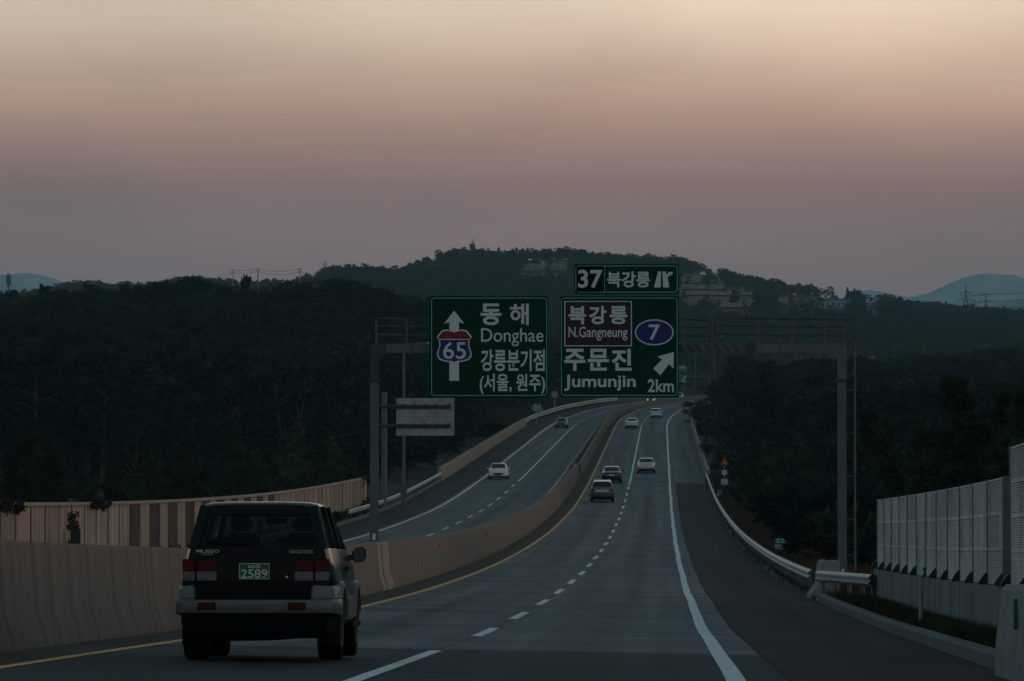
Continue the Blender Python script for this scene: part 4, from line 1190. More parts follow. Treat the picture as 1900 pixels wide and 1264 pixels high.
for s in (-1, 1):
    for y in (-1.32, 1.31):      # flares round the wheel openings, black arch inside
        b = MB(); n = 14
        for i in range(n + 1):
            t = math.radians(18 + 144 * i / n)
            for r_, x in ((.43, .905), (.45, .942), (.51, .938), (.53, .89)): b.v.append((s * x, y + r_ * math.cos(t), .385 + r_ * math.sin(t) * .95))
        for i in range(n):
            for k in range(3): b.f.append((i * 4 + k, i * 4 + k + 1, i * 4 + k + 5, i * 4 + k + 4))
        b.build('wheel_arch', 'bumper_silver', mu, smooth=True)
        arch_black(s, y)
        MB().hexa([(s * .66, y - .50, .18), (s * .90, y - .50, .18), (s * .90, y - .47, .18), (s * .66, y - .47, .18), (s * .66, y - .47, .6), (s * .90, y - .47, .6), (s * .90, y - .44, .6), (s * .66, y - .44, .6)]).build('mud_flap', 'trim_black', mu)
    MB().box(min(s * .88, s * .945), max(s * .88, s * .945), -.76, .76, .44, .72).build('side_cladding', 'bumper_silver', mu, bevel=.03)
    MB().box(min(s * .80, s * 1.0), max(s * .80, s * 1.0), -.70, .70, .36, .42).build('side_step', 'trim_black', mu, bevel=.01)
    MB().box(min(s * .86, s * .925), max(s * .86, s * .925), -.45, -.30, 1.0, 1.04).build('door_handle', 'trim_black', mu)
    mh = MB()
    x0, x1 = s * .895, s * 1.065
    mh.hexa([(x0, .70, 1.13), (x1, .72, 1.15), (x1 * .98, .90, 1.16), (x0, .92, 1.14), (x0, .70, 1.30), (x1, .72, 1.325), (x1 * .98, .88, 1.31), (x0, .90, 1.29)])
    mo = mh.build('door_mirror', 'paint_teal', mu, (0, 0, -.05), bevel=.03)
    MB().hexa([(x0 + s * .02, .692, 1.148), (x1 - s * .02, .708, 1.165), (x1 - s * .02, .714, 1.165), (x0 + s * .02, .70, 1.148), (x0 + s * .02, .692, 1.285), (x1 - s * .02, .708, 1.305), (x1 - s * .02, .714, 1.305), (x0 + s * .02, .70, 1.285)]).build('mirror_glass', 'mirror_glass', mo)
    MB().bar((s * .84, .82, 1.19), (s * .93, .82, 1.2), .09, .06).build('mirror_arm', 'paint_teal', mo)

# ------------------------------------------------------------------ small roadside things
def marker(label, d, o, h, w, kind, txt=None, tilt=0.0, group=None, px=None):
    c = W(d, o, .0)
    if px is not None: c.x = (px - 950) * d / F
    t = thing('kilometre_marker', label, 'marker', c, group=group)
    MB().tube([(0, 0, -.6), (0, 0, h)], .035, 8).build('post', 'galvanised', t)
    MB().box(-w / 2, w / 2, -.055, -.035, h - .02, h + w * .55).build('upper_plate', 'marker_green', t)
    if kind == 'g':
        MB().box(-w / 2, w / 2, -.055, -.035, h - w * .50, h - .03).build('lower_plate', 'sign_white', t)
        if txt:
            lettering(txt[0], (-w * .34, w * .40, h + w * .07, h + w * .46), -.058, 'sign_white', t, .01)
            lettering(txt[1], (w * .02, w * .34, h - w * .44, h - w * .08), -.058, 'sign_black', t, .02)
    return t
marker('green and white kilometre plate reading 52 and 8 beside the right guardrail', 222, 8.1, .78, .47, 'g', ('52', '8'), px=1447)
marker('small green and white kilometre plate farther along the right guardrail', 415, 8.0, .50, .45, 'g', ('52', '7'), px=1335)
t = thing('orange_box', 'small orange box on a stake behind the right guardrail', 'box', (PX(1362, 968, 340).x, 340, W(340, 8.2).z - .45))
MB().box(-.26, .26, -.12, .12, .62, .88).build('housing', 'sign_orange', t, bevel=.02); MB().tube([(0, 0, -.4), (0, 0, .65)], .04, 6).build('post', 'post_dark', t)
def delineator(label, d, px, top, r):
    z0 = W(d, 7.1).z - .1
    t = thing('delineator_post', label, 'delineator', ((px - 950) * d / F, d, z0), group='round white delineators on the right')
    h = (HOR - top) * d / F - z0
    MB().tube([(0, 0, -.4), (0, 0, h - r)], .035, 10).build('post', 'sign_back', t, smooth=True)
    MB().tube([(0, 0, h - r * 2.2), (0, 0, h - r * 1.6)], .042, 10).build('collar', 'sign_orange', t)
    MB().lathe([(-.02, r * .9), (-.012, r), (.012, r), (.02, r * .9)], 'y', 20, (0, 0, h)).build('reflector_disc', 'plate_white', t)
delineator('round white delineator on a pole in front of the louvred noise barrier', 92, 1707.5, 1062, .062)
delineator('round white delineator just behind the concrete block', 142.5, 1526.5, 1048, .062)
delineator('little white delineator beside the orange box behind the guardrail', 338, 1368.5, 974, .075)
delineator('tiny white delineator by the far end of the right guardrail', 450, 1322, 900, .08)
# warning triangle, round limit sign and plate on one pole
dW = 440.0; z0 = W(dW, 9).z - .3
tw = thing('warning_sign', 'stack of warning triangle, round red-rimmed sign and plate by the right trees', 'road sign', (PX(1344, 900, dW).x, dW, z0))
kz = lambda py: (HOR - py) * dW / F - z0
MB().tube([(0, 0, -.5), (0, 0, kz(846))], .05, 8).build('post', 'galvanised', tw)
r_ = .46
MB().prism([(-r_, kz(862) - .1), (r_, kz(862) - .1), (0, kz(862) + .72)], -.06, -.04).build('triangle', 'sign_red', tw)
MB().prism([(-r_ * .66, kz(862) + .0), (r_ * .66, kz(862) + .0), (0, kz(862) + .50)], -.064, -.0605).build('triangle_field', 'sign_orange', tw)
MB().lathe([(-.06, .34), (-.04, .34)], 'y', 24, (0, 0, kz(877))).build('disc', 'sign_red', tw)
MB().lathe([(-.064, .24), (-.0605, .24)], 'y', 24, (0, 0, kz(877))).build('disc_field', 'sign_white', tw)
MB().box(-.30, .30, -.06, -.04, kz(900), kz(889)).build('lower_plate', 'sign_white', tw)
# traffic signs seen from behind beyond the oncoming bridge
dB = 770.0; zb = W(dB, -18.6).z - .3
ts = thing('road_sign', 'grey back of a round and a triangular sign on the far left verge', 'road sign', (PX(995, 760, dB).x, dB, zb))
MB().tube([(0, 0, -.5), (0, 0, (HOR - 750) * dB / F - zb)], .06, 8).build('post', 'galvanised', ts)
hz_ = (HOR - 757) * dB / F - zb
MB().prism([(.0, hz_ - .5), (1.1, hz_ - .5), (.55, hz_ + .75)], .04, .07).build('triangle', 'sign_back', ts)
MB().lathe([(.06, .55), (.09, .55)], 'y', 20, (-.1, 0, hz_)).build('disc', 'sign_back', ts)
MB().box(-1.9, -.5, .04, .08, hz_ - 2.4, hz_ - 1.7).build('lower_plate', 'post_dark', ts)
dB = 900.0; zb = W(dB, -19).z - .3
ts = thing('road_sign', 'small square grey sign back showing between the two big green signs', 'road sign', (PX(1029, 740, dB).x, dB, zb))
MB().tube([(0, 0, -.5), (0, 0, (HOR - 728) * dB / F - zb)], .06, 8).build('post', 'galvanised', ts)
hz_ = (HOR - 732) * dB / F - zb
MB().box(-.52, .52, -.07, -.04, hz_ - .55, hz_ + .55).build('panel', 'sign_back', ts)
MB().box(-.52, .52, -.075, -.0705, hz_ - .02, hz_ + .02).build('panel_seam', 'post_dark', ts)
for i, d in enumerate((505, 545, 590, 640, 690)):      # little brackets on the outside of the left parapet
    c = W(d, -18.0)
    t = thing('junction_box', '%s small grey box from the near end outside the left bridge parapet' % ORD[i], 'box', c, group='boxes on the left parapet')
    MB().box(-.35, .30, -.25, .25, .55, .95).build('housing', 'post_dark', t, bevel=.03)
    MB().box(.0, .46, -.06, .06, .62, .72).build('bracket', 'dark_metal', t)

# the second gantry far up the road with its green panel
dF = 1150.0; kF = dF / F
zf = W(dF, -5).z
g2 = thing('sign_gantry', 'far grey sign gantry right of the exit sign, small above the bend', 'gantry', (PX(1258, 740, dF).x, dF, zf))
G2 = g2.location.copy()
q2 = lambda px, py: ((px - 950) * kF - G2.x, (HOR - py) * kF - G2.z)
for px in (1254, 1317):
    x, z = q2(px, 694); MB().box(x - .18, x + .18, -.18, .18, -1.0 if px < 1300 else -1.5, z).build('post', 'gantry_steel', g2)
x0, z_ = q2(1252, 698.5); x1, _ = q2(1319, 698.5)
MB().box(x0, x1, -.15, .15, z_ - .2, z_ + .2).build('beam', 'gantry_steel', g2)
for px in (1281, 1304, 1320):
    x, z = q2(px, 692); MB().tube([(x, 0, z_), (x, 0, z)], .08, 6).build('upright', 'gantry_steel', g2)
x0, zt = q2(1247, 678); x1, zb_ = q2(1274, 710)
s4 = thing('road_sign', 'tiny green sign with blue oval and arrow on the far gantry', 'road sign', (G2.x + (x0 + x1) / 2, dF - .3, G2.z + zb_))
hw, hh = (x1 - x0) / 2, zt - zb_
MB().prism(rrect(-hw, hw, 0, hh, .1), 0, .06).build('panel', 'marker_green', s4)
flat([(x, z) for x, z in [(hw * .5 + .6 * math.cos(2 * math.pi * i / 20), hh * .53 + .34 * math.sin(2 * math.pi * i / 20)) for i in range(20)]], -.01, 'oval', 'sign_blue', s4)
flat([(hw * .45, hh * .17), (hw * .55, hh * .12), (hw * .78, hh * .28), (hw * .86, hh * .22), (hw * .88, hh * .36), (hw * .6, hh * .36), (hw * .68, hh * .31)], -.01, 'arrow', 'sign_white', s4)
lettering('주문진', (-.2, hw * .85, hh * .78, hh * .95), -.012, 'sign_white', s4, .02)
lettering('1km', (hw * .35, hw * .85, hh * .03, hh * .11), -.012, 'sign_white', s4, .02)
# lamps along the far interchange
for i, (px, top, d) in enumerate(((1290, 640, 1180), (1326, 625, 1240), (1374, 622, 1500), (1404, 626, 1450), (1440, 632, 1500), (1498, 631, 1500), (1545, 634, 1480), (1660, 640, 1500), (1712, 634, 1560), (1841, 656, 1400))):
    lamp_post(px, top, d, None, 'thin far street lamp right of the exit sign, %s from the left' % ORD[i], arm=1.4, r=.13, side=1 if i % 3 else -1, group='street lamps at the far interchange')

# ------------------------------------------------------------------ houses, masts and power lines on the hills
def on_hill(px, py_hint, d0=1700, d1=2600):
    """distance at which the view ray through the pixel meets the land"""
    ds = np.arange(d0, d1, 4.0)
    hit = np.nonzero(land((px - 950) * ds / F, ds) >= (HOR - py_hint) * ds / F)[0]
    if len(hit): return float(ds[hit[0]])
    return d1 - 5.0
def house(label, px, py, w, dp, h, rot, roofm, gable=True, windows=2):
    d = on_hill(px, py); x = (px - 950) * d / F
    z = (HOR - py) * d / F - .6
    t = thing('house', label, 'house', (x, d, z), rot)
    MB().box(-w / 2, w / 2, -dp / 2, dp / 2, -4, h).build('wall', 'house_wall', t)
    rz_ = h + (w * .22 if gable else .8)
    b = MB()
    if gable: b.prism([(-w / 2 - .5, h - .1), (w / 2 + .5, h - .1), (w / 2 + .5, h + .12), (0, rz_), (-w / 2 - .5, h + .12)], -dp / 2 - .5, dp / 2 + .5)
    else: b.box(-w / 2 - .4, w / 2 + .4, -dp / 2 - .4, dp / 2 + .4, h, h + .9)
    b.build('roof', roofm, t)
    for i in range(windows):
        xx = -w / 2 + w * (i + .5) / windows
        wi = MB().box(xx - .7, xx + .7, -dp / 2 - .06, -dp / 2 + .1, h * .35, h * .75).build('window', 'car_glass', t)
        MB().box(xx - .8, xx + .8, -dp / 2 - .12, -dp / 2 - .061, h * .35 - .15, h * .35).build('sill', 'house_wall', wi)
    MB().box(w / 2 - .02, w / 2 + .05, -.6, .6, 0, h * .6).build('door', 'sign_back', t)
    return t
house('pale gabled house with blue roof edge on the central hilltop', 1001, 499, 5.5, 8, 3.6, -.35, 'roof_blue', True, 0)
house('small pale shed left of the gabled house on the central hilltop', 983, 499, 2.6, 4, 2.4, 0, 'house_wall', True, 0)
house('long pale building with blue flat roof on the right end of the ridge', 1541, 574, 15, 8, 4.4, 0, 'roof_blue', False, 6)
house('second short pale building with blue roof at the right end of the ridge', 1566, 574, 5.5, 7, 4.6, 0, 'roof_blue', False, 2)
house('low pale shed half hidden on the left shoulder of the ridge', 578, 519, 5.5, 5, 1.8, 0, 'house_wall', False, 2)
def mast(name, label, px, top, d, kind):
    x = (px - 950) * d / F; z0 = float(land(np.array(x), np.array(d))) - 1; h = (HOR - top) * d / F - z0
    t = thing(name, label, 'mast', (x, d, z0))
    MB().tube([(0, 0, 0), (0, 0, h * .85), (0, 0, h)], [.55, .35, .10], 8).build('shaft', 'lattice', t)
    if kind == 'cell':
        for k, zz in enumerate((.66, .76, .86)):
            for a in range(3):
                t_ = a * 2.094 + k; r_ = 1.0
                MB().box(r_ * math.cos(t_) - .28, r_ * math.cos(t_) + .28, r_ * math.sin(t_) - .2, r_ * math.sin(t_) + .2, h * zz - 1.3, h * zz + 1.3).build('antenna', 'lattice', t)
            MB().lathe([(h * zz - .15, 1.25), (h * zz + .15, 1.25)], 'z', 10).build('platform', 'lattice', t)
    else:
        MB().lathe([(h * .55, .6), (h * .62, 1.5), (h * .80, 1.5), (h * .82, .9)], 'z', 10).build('platform', 'lattice', t)
        MB().tube([(.9, 0, h * .8), (.9, 0, h * 1.12)], .12, 6).build('antenna', 'lattice', t)
mast('cell_mast', 'cell mast bristling with antennas on the far left ridge', 15, 505, 2560, 'cell')
mast('lookout_tower', 'little lookout mast on top of the central hill', 876.5, 445, 2600, 'tower')
def pole(label, px, top, d, h):
    x = (px - 950) * d / F; zt = (HOR - top) * d / F
    t = thing('utility_pole', label, 'utility pole', (x, d, zt - h), group='utility poles along the left ridge')
    MB().tube([(0, 0, 0), (0, 0, h)], [.30, .18], 8).build('pole', 'pole_concrete', t)
    for k in (.4, 1.7): MB().box(-1.3, 1.3, -.12, .12, h - k - .18, h - k).build('cross_arm', 'pole_concrete', t)
    return Vector((x, d, zt))
tops = [pole('utility pole on the left ridge, %s from the left' % ORD[i], px, top, d, h) for i, (px, top, d, h) in
        enumerate(((76, 528, 2500, 12), (240, 533, 2450, 13), (432, 499, 2350, 16), (478, 497, 2350, 15), (555, 497, 2380, 14), (603, 484, 2500, 12)))]
for i in range(len(tops) - 1):
    for j, off in enumerate((.5, 1.8)):
        a, b_ = tops[i] - Vector((0, 0, off)), tops[i + 1] - Vector((0, 0, off)); sag = (b_ - a).length * .035
        pts = [a.lerp(b_, k / 12) - Vector((0, 0, sag * 4 * (k / 12) * (1 - k / 12))) for k in range(13)]
        c0 = pts[0].copy()
        w_ = MB().tube([p - c0 for p in pts], .075, 5).build('power_line', 'lattice', None, c0)
        tag(w_, '%s power line span from the left along the left ridge, %s wire' % (ORD[i], ('upper', 'lower')[j]), 'power line', 'wires along the left ridge')
def pylon(label, px, top, d, base_py, arms, hw):
    x = (px - 950) * d / F; zt = (HOR - top) * d / F; z0 = (HOR - base_py) * d / F; H = zt - z0
    t = thing('pylon', label, 'pylon', (x, d, z0))
    r = .16
    wid = lambda z: hw * (1 - .86 * min(1, z / (H * .8))) if z < H * .8 else hw * .14 * (1 - .9 * (z - H * .8) / (H * .2))
    lv = [H * k / 11 for k in range(12)]
    for sx, sy in ((1, 1), (1, -1), (-1, 1), (-1, -1)):
        MB().tube([(sx * wid(z), sy * wid(z), z) for z in lv], r, 5).build('leg', 'lattice', t)
    for sy in (1, -1):
        b = MB()
        for k in range(11):
            s = 1 if k % 2 else -1
            b.tube([(s * wid(lv[k]), sy * wid(lv[k]), lv[k]), (-s * wid(lv[k + 1]), sy * wid(lv[k + 1]), lv[k + 1])], r * .7, 4)
            b.tube([(-s * wid(lv[k]), sy * wid(lv[k]), lv[k]), (s * wid(lv[k + 1]), sy * wid(lv[k + 1]), lv[k + 1])], r * .7, 4)
        b.build('bracing', 'lattice', t)
    ends = []
    for zf_, hw_ in arms:
        z = H * zf_
        for s in (-1, 1):
            b = MB(); b.tube([(0, 0, z + .5), (s * hw_, 0, z + .1)], r, 4); b.tube([(0, 0, z + 1.6), (s * hw_, 0, z + .1)], r * .8, 4); b.tube([(s * hw_, 0, z + .1), (s * hw_, 0, z - 1.6)], r, 4)
            b.build('cross_arm', 'lattice', t)
            ends.append(Vector((x + s * hw_, d, z0 + z - 1.6)))
    return ends
e1 = pylon('dark lattice pylon before the blue mountains at the right', 1793, 529, 3300, 625, ((.84, 3.4), (.70, 6.2), (.56, 4.8)), 4.2)
e2 = pylon('fainter lattice pylon farther off, right of the dark pylon', 1830, 541, 4050, 625, ((.93, 4.5), (.78, 5.5), (.62, 4.5)), 4.0)
e3 = [Vector((p.x + 420, 2600, p.z + 26)) for p in e1]
for n_, (A, Bq) in enumerate(((e1, e2), (e1, e3))):
    for i in range(len(A)):
        pts = [A[i].lerp(Bq[i], k / 14) - Vector((0, 0, 4 * 9 * (k / 14) * (1 - k / 14))) for k in range(15)]
        c0 = pts[0].copy()
        w_ = MB().tube([p - c0 for p in pts], .085, 4).build('power_line', 'lattice', None, c0)
        arm_ = ('upper', 'upper', 'middle', 'middle', 'lower', 'lower')[i]
        tag(w_, 'wire from the %s %s arm of the dark pylon %s' % (arm_, ('left', 'right')[i % 2], ('to the fainter pylon', 'leaving the picture')[n_]), 'power line', 'wires of the right pylons')

# ------------------------------------------------------------------ vegetation
def leafcloud(b, c, rad, n, size, r, flat_=1.0, up=.0):
    for _ in range(n):
        while True:
            p = Vector((r.uniform(-1, 1), r.uniform(-1, 1), r.uniform(-1, 1)))
            if p.length <= 1: break
        p = p * (.55 + .45 * r.random()); q = Vector((c[0] + p.x * rad, c[1] + p.y * rad, c[2] + p.z * rad * flat_))
        dr = Vector((p.x + r.uniform(-.6, .6), p.y + r.uniform(-.6, .6), p.z * .7 + up + r.uniform(-.5, .5)))
        dr = dr.normalized() if dr.length > .01 else Vector((0, 0, 1))
        sd = dr.cross(Vector((r.uniform(-1, 1), r.uniform(-1, 1), r.uniform(-1, 1)))).normalized()
        s = size * (.6 + .8 * r.random())
        b.add([q - sd * s * .30, q + sd * s * .30, q + dr * s + sd * s * .12, q + dr * s - sd * s * .12], [(0, 1, 2, 3)])
def make_tree(kind, seed, detail=1.0):
    """Crown and trunk builders for a tree of height 1."""
    r = random.Random(seed); cr_, tr = MB(), MB()
    lean = (r.uniform(-.05, .05), r.uniform(-.05, .05))
    ax = lambda t: Vector((lean[0] * t + .012 * math.sin(5 * t + seed), lean[1] * t, t))
    if kind == 'young':      # dense conical pine with upright shoots
        tr.tube([ax(t) for t in (-.06, .3, .6, .97)], [.022, .017, .010, .003], 6)
        nw_ = 11
        for i in range(nw_):
            t = .08 + .86 * i / (nw_ - 1); R = .26 * (1 - t) ** .95 * r.uniform(.8, 1.2) + .012
            for k in range(7 if t < .7 else 4):
                a = r.uniform(0, 6.28); f = r.uniform(.55, 1.05); e = ax(t) + Vector((math.cos(a) * R * f, math.sin(a) * R * f, .05 + R * .22))
                tr.tube([ax(t), e], [.005, .002], 4, caps=False)
                leafcloud(cr_, e, .036 + .05 * (1 - t), int(26 * detail), .042 / detail ** .5, r, .9, .6)
                leafcloud(cr_, ax(t).lerp(e, .5), .03 + .035 * (1 - t), int(10 * detail), .042 / detail ** .5, r, .8, .5)
        leafcloud(cr_, ax(.97), .03, int(24 * detail), .045, r, 1.6, 1.0)
    elif kind == 'pine':      # older red pine: bare stem, flat irregular pads
        tr.tube([ax(t) for t in (-.06, .3, .6, .9)], [.022, .018, .012, .005], 6)
        for i in range(13):
            t = .42 + .55 * (i / 12.0); a = i * 2.4 + r.uniform(-.5, .5); R = (.26 * (1 - abs(t - .62) * 1.5)) * r.uniform(.6, 1.1)
            e = ax(t) + Vector((math.cos(a) * R, math.sin(a) * R, .03)); tr.tube([ax(t - .05), e], [.007, .003], 4, caps=False)
            leafcloud(cr_, e, r.uniform(.10, .15), int(75 * detail), .042 / detail ** .5, r, .42, .45)
        leafcloud(cr_, ax(.95), .10, int(60 * detail), .042 / detail ** .5, r, .5, .5)
    else:      # broadleaf: lobes of leaves on spreading limbs
        tr.tube([ax(t) for t in (-.06, .25, .45, .7)], [.028, .022, .014, .006], 6)
        for i in range(16):
            a = r.uniform(0, 6.28); z = r.uniform(.30, .92); R = .30 * math.sqrt(max(.03, 1 - ((z - .56) / .42) ** 2)) * r.uniform(.55, 1.05)
            e = ax(z) + Vector((math.cos(a) * R, math.sin(a) * R, 0)); tr.tube([ax(max(.2, z - .22)), e], [.010, .003], 4, caps=False)
            leafcloud(cr_, e, r.uniform(.09, .14), int(62 * detail), .040 / detail ** .5, r, .8, .1)
    return cr_, tr
# prototypes for the woods on the slopes; they live in their own collection and are only instanced
protoc = bpy.data.collections.new('wood_prototypes')
def proto(kind, seed, m, detail):
    cr_, tr = make_tree(kind, seed, detail)
    me = bpy.data.meshes.new('tree'); nv = len(cr_.v)
    me.from_pydata(cr_.v + tr.v, [], cr_.f + [tuple(i + nv for i in f) for f in tr.f])
    me.materials.append(MATS[m]); me.materials.append(MATS['bark'])
    me.polygons.foreach_set('material_index', [0] * len(cr_.f) + [1] * len(tr.f))
    o = bpy.data.objects.new('tree_%02d' % len(protoc.objects), me); protoc.objects.link(o)
for k_, s_, m_, dt in (('pine', 1, 'pine_needles', .8), ('pine', 2, 'pine_needles', .8), ('pine', 3, 'pine_needles', .8), ('young', 4, 'pine_needles', .5), ('young', 5, 'pine_needles', .5),
                       ('broad', 6, 'leaf_green', .8), ('broad', 7, 'leaf_green', .8), ('broad', 8, 'leaf_autumn', .8)):
    proto(k_, s_, m_, dt)
NPROTO = 8
gn = bpy.data.node_groups.new('wood', 'GeometryNodeTree')
gn.interface.new_socket('Geometry', in_out='INPUT', socket_type='NodeSocketGeometry')
gn.interface.new_socket('Geometry', in_out='OUTPUT', socket_type='NodeSocketGeometry')
gi = gn.nodes.new('NodeGroupInput'); go = gn.nodes.new('NodeGroupOutput')
ci = gn.nodes.new('GeometryNodeCollectionInfo'); ci.inputs['Collection'].default_value = protoc
ci.inputs['Separate Children'].default_value = True; ci.inputs['Reset Children'].default_value = True
iop = gn.nodes.new('GeometryNodeInstanceOnPoints'); iop.inputs['Pick Instance'].default_value = True
def named(nm, dt):
    q_ = gn.nodes.new('GeometryNodeInputNamedAttribute'); q_.data_type = dt; q_.inputs['Name'].default_value = nm
    return q_.outputs['Attribute']
cx_ = gn.nodes.new('ShaderNodeCombineXYZ')
gn.links.new(named('rotz', 'FLOAT'), cx_.inputs[2])
gn.links.new(gi.outputs[0], iop.inputs['Points']); gn.links.new(ci.outputs[0], iop.inputs['Instance'])
gn.links.new(named('idx', 'INT'), iop.inputs['Instance Index']); gn.links.new(cx_.outputs[0], iop.inputs['Rotation'])
gn.links.new(named('scl', 'FLOAT_VECTOR'), iop.inputs['Scale']); gn.links.new(iop.outputs[0], go.inputs[0])
def wood(name, label, P, H, I, Rz, Wd):
    me = bpy.data.meshes.new(name); me.from_pydata([tuple(p) for p in P], [], [])
    a = me.attributes.new('scl', 'FLOAT_VECTOR', 'POINT'); a.data.foreach_set('vector', np.stack([H * Wd, H * Wd, H], -1).astype(np.float32).reshape(-1))
    a = me.attributes.new('rotz', 'FLOAT', 'POINT'); a.data.foreach_set('value', np.asarray(Rz, np.float32))
    a = me.attributes.new('idx', 'INT', 'POINT'); a.data.foreach_set('value', np.asarray(I, np.int32))
    o = bpy.data.objects.new(name, me); col.objects.link(o)
    md = o.modifiers.new('wood', 'NODES'); md.node_group = gn
    return tag(o, label, 'forest', kind='stuff')
R_ = np.random.RandomState(11)
def scatter(d0, d1, sp, px0, px1, keep, hmin, hmax, idxp):
    """jittered points at spacing sp on the land between distances d0 and d1"""
    pts, hs, ids, rz_, wd = [], [], [], [], []
    d = d0
    while d < d1:
        x0, x1 = (px0 - 950) * d / F, (px1 - 950) * d / F
        n = max(1, int((x1 - x0) / sp))
        X = x0 + (np.arange(n) + R_.rand(n) * 1.1) * sp; Dv = d + R_.rand(n) * sp
        k = keep(X, Dv); X, Dv = X[k], Dv[k]
        if len(X):
            Z = land(X, Dv) - .3
            pts.append(np.stack([X, Dv, Z], -1)); hs.append(hmin + (hmax - hmin) * R_.rand(len(X)) ** 1.3)
            ids.append(R_.choice(NPROTO, len(X), p=idxp)); rz_.append(R_.rand(len(X)) * 6.28); wd.append(.85 + .6 * R_.rand(len(X)))
        d += sp
    return np.concatenate(pts), np.concatenate(hs), np.concatenate(ids), np.concatenate(rz_), np.concatenate(wd)
mix = [.2, .2, .17, .08, .07, .11, .11, .06]
wood('forest', 'dark pine forest covering the slope behind the left noise wall', *scatter(455, 1180, 4.5, -170, 1250, lambda X, D: (X - xd(D)) < -24 - 6 * R_.rand(len(X)), 5.5, 13.0, mix))
wood('forest', 'dark mixed forest filling the slope right of the road', *scatter(400, 1650, 4.2, 1180, 2080, lambda X, D: (X - xd(D)) > 12 + 5 * R_.rand(len(X)) + 6 * (D > 900), 4.5, 11.0, mix))
CLEAR = [(1255, 1342, 511, 554), (1258, 1356, 528, 568), (1250, 1408, 540, 582), (1328, 1402, 550, 604), (1436, 1580, 553, 598), (958, 1062, 488, 532), (1598, 1645, 560, 602), (795, 830, 492, 512), (570, 592, 512, 536)]
def far_keep(X, D):
    px = 950 + F * X / D; py = HOR - F * land(X, D) / D
    k = ((X - xd(np.minimum(D, 1900))) < -20) | ((X - xd(np.minimum(D, 1900))) > 16) | (D > 1750)
    rr = R_.rand(len(X))
    for a, b_, c, e in CLEAR:
        k &= ~((px > a + 8 * rr) & (px < b_ - 8 * rr) & (py > c) & (py < e) & (rr < .94))
    return k
wood('forest', 'bluish far forest on the long ridge under the sky', *scatter(1560, 2640, 5.6, -170, 2080, far_keep, 4.2, 7.0, [.17, .17, .17, .06, .06, .15, .15, .07]))

# tan terraced fields on the sunny end of the ridge
for px0, px1, py0, py1 in ((1262, 1336, 512, 528), (1262, 1350, 530, 540), (1258, 1402, 542, 551), (1334, 1398, 555, 574), (1440, 1556, 555, 567), (1016, 1052, 489, 505), (1602, 1640, 563, 572), (945, 1000, 501, 506)):
    b = MB(); nx, ny = 16, 5
    for i_ in range(nx + 1):
        px = px0 + (px1 - px0) * i_ / nx; top = py0 + (py1 - py0) * .25 * math.sin(i_ * .9) ** 2
        dl, dh = on_hill(px, py1), on_hill(px, top)
        for k_ in range(ny + 1):
            d = dl + (dh - dl) * k_ / ny; x = (px - 950) * d / F
            b.v.append((x, d, float(land(np.array(x), np.array(d))) + .9))
    for i_ in range(nx):
        for k_ in range(ny): b.f.append((i_ * (ny + 1) + k_, (i_ + 1) * (ny + 1) + k_, (i_ + 1) * (ny + 1) + k_ + 1, i_ * (ny + 1) + k_ + 1))
    struct(b.build('field', 'field_grass', smooth=True, fix=False))
# single trees one can tell apart near the road
TM = {}
for nm, kind, seed, m_ in (('y0', 'young', 21, 'pine_near'), ('y1', 'young', 22, 'pine_near'), ('y2', 'young', 23, 'pine_near'), ('p0', 'pine', 24, 'pine_near'), ('b0', 'broad', 25, 'leaf_green'), ('b1', 'broad', 26, 'leaf_green'), ('b2', 'broad', 27, 'leaf_autumn')):
    cr_, tr = make_tree(kind, seed, 2.0)
    me1 = bpy.data.meshes.new('crown'); me1.from_pydata(cr_.v, [], cr_.f); me1.materials.append(MATS[m_])
    me2 = bpy.data.meshes.new('trunk'); me2.from_pydata(tr.v, [], tr.f); me2.materials.append(MATS['bark'])
    TM[nm] = (me1, me2)
def tree(name, label, px, d, top, v, wide=1.0, group=None, zb=None):
    x = (px - 950) * d / F
    z0 = float(land(np.array(x), np.array(d))) if zb is None else zb
    h = max(2.0, (HOR - top) * d / F - z0)
    t = thing(name, label, 'tree', (x, d, z0), rng.uniform(0, 6.28), group)
    for me_, pn in zip(TM[v], ('crown', 'trunk')):
        o = bpy.data.objects.new(pn, me_); col.objects.link(o); o.parent = t; o.scale = (h * wide, h * wide, h)
    return t
LT = [(-30, 300, 800, 'y0'), (28, 300, 822, 'y1'), (58, 310, 812, 'y0'), (92, 305, 832, 'y2'), (168, 300, 888, 'y1'), (212, 310, 862, 'y0'), (250, 305, 885, 'y2'), (284, 330, 832, 'y1'), (318, 310, 868, 'y0'), (356, 335, 820, 'y2'), (395, 310, 865, 'b0'), (440, 345, 805, 'y0'),
      (482, 340, 842, 'y1'), (540, 345, 822, 'y2'), (585, 350, 838, 'b0'), (625, 360, 828, 'y0'), (665, 362, 835, 'b1')]
for i, (px, d, top, v) in enumerate(LT):
    tree('pine_tree' if v[0] == 'y' else 'broadleaf_tree', '%s tree from the left directly behind the left noise wall' % ORD[i], px, d, top, v, 1.15, 'trees behind the left noise wall')
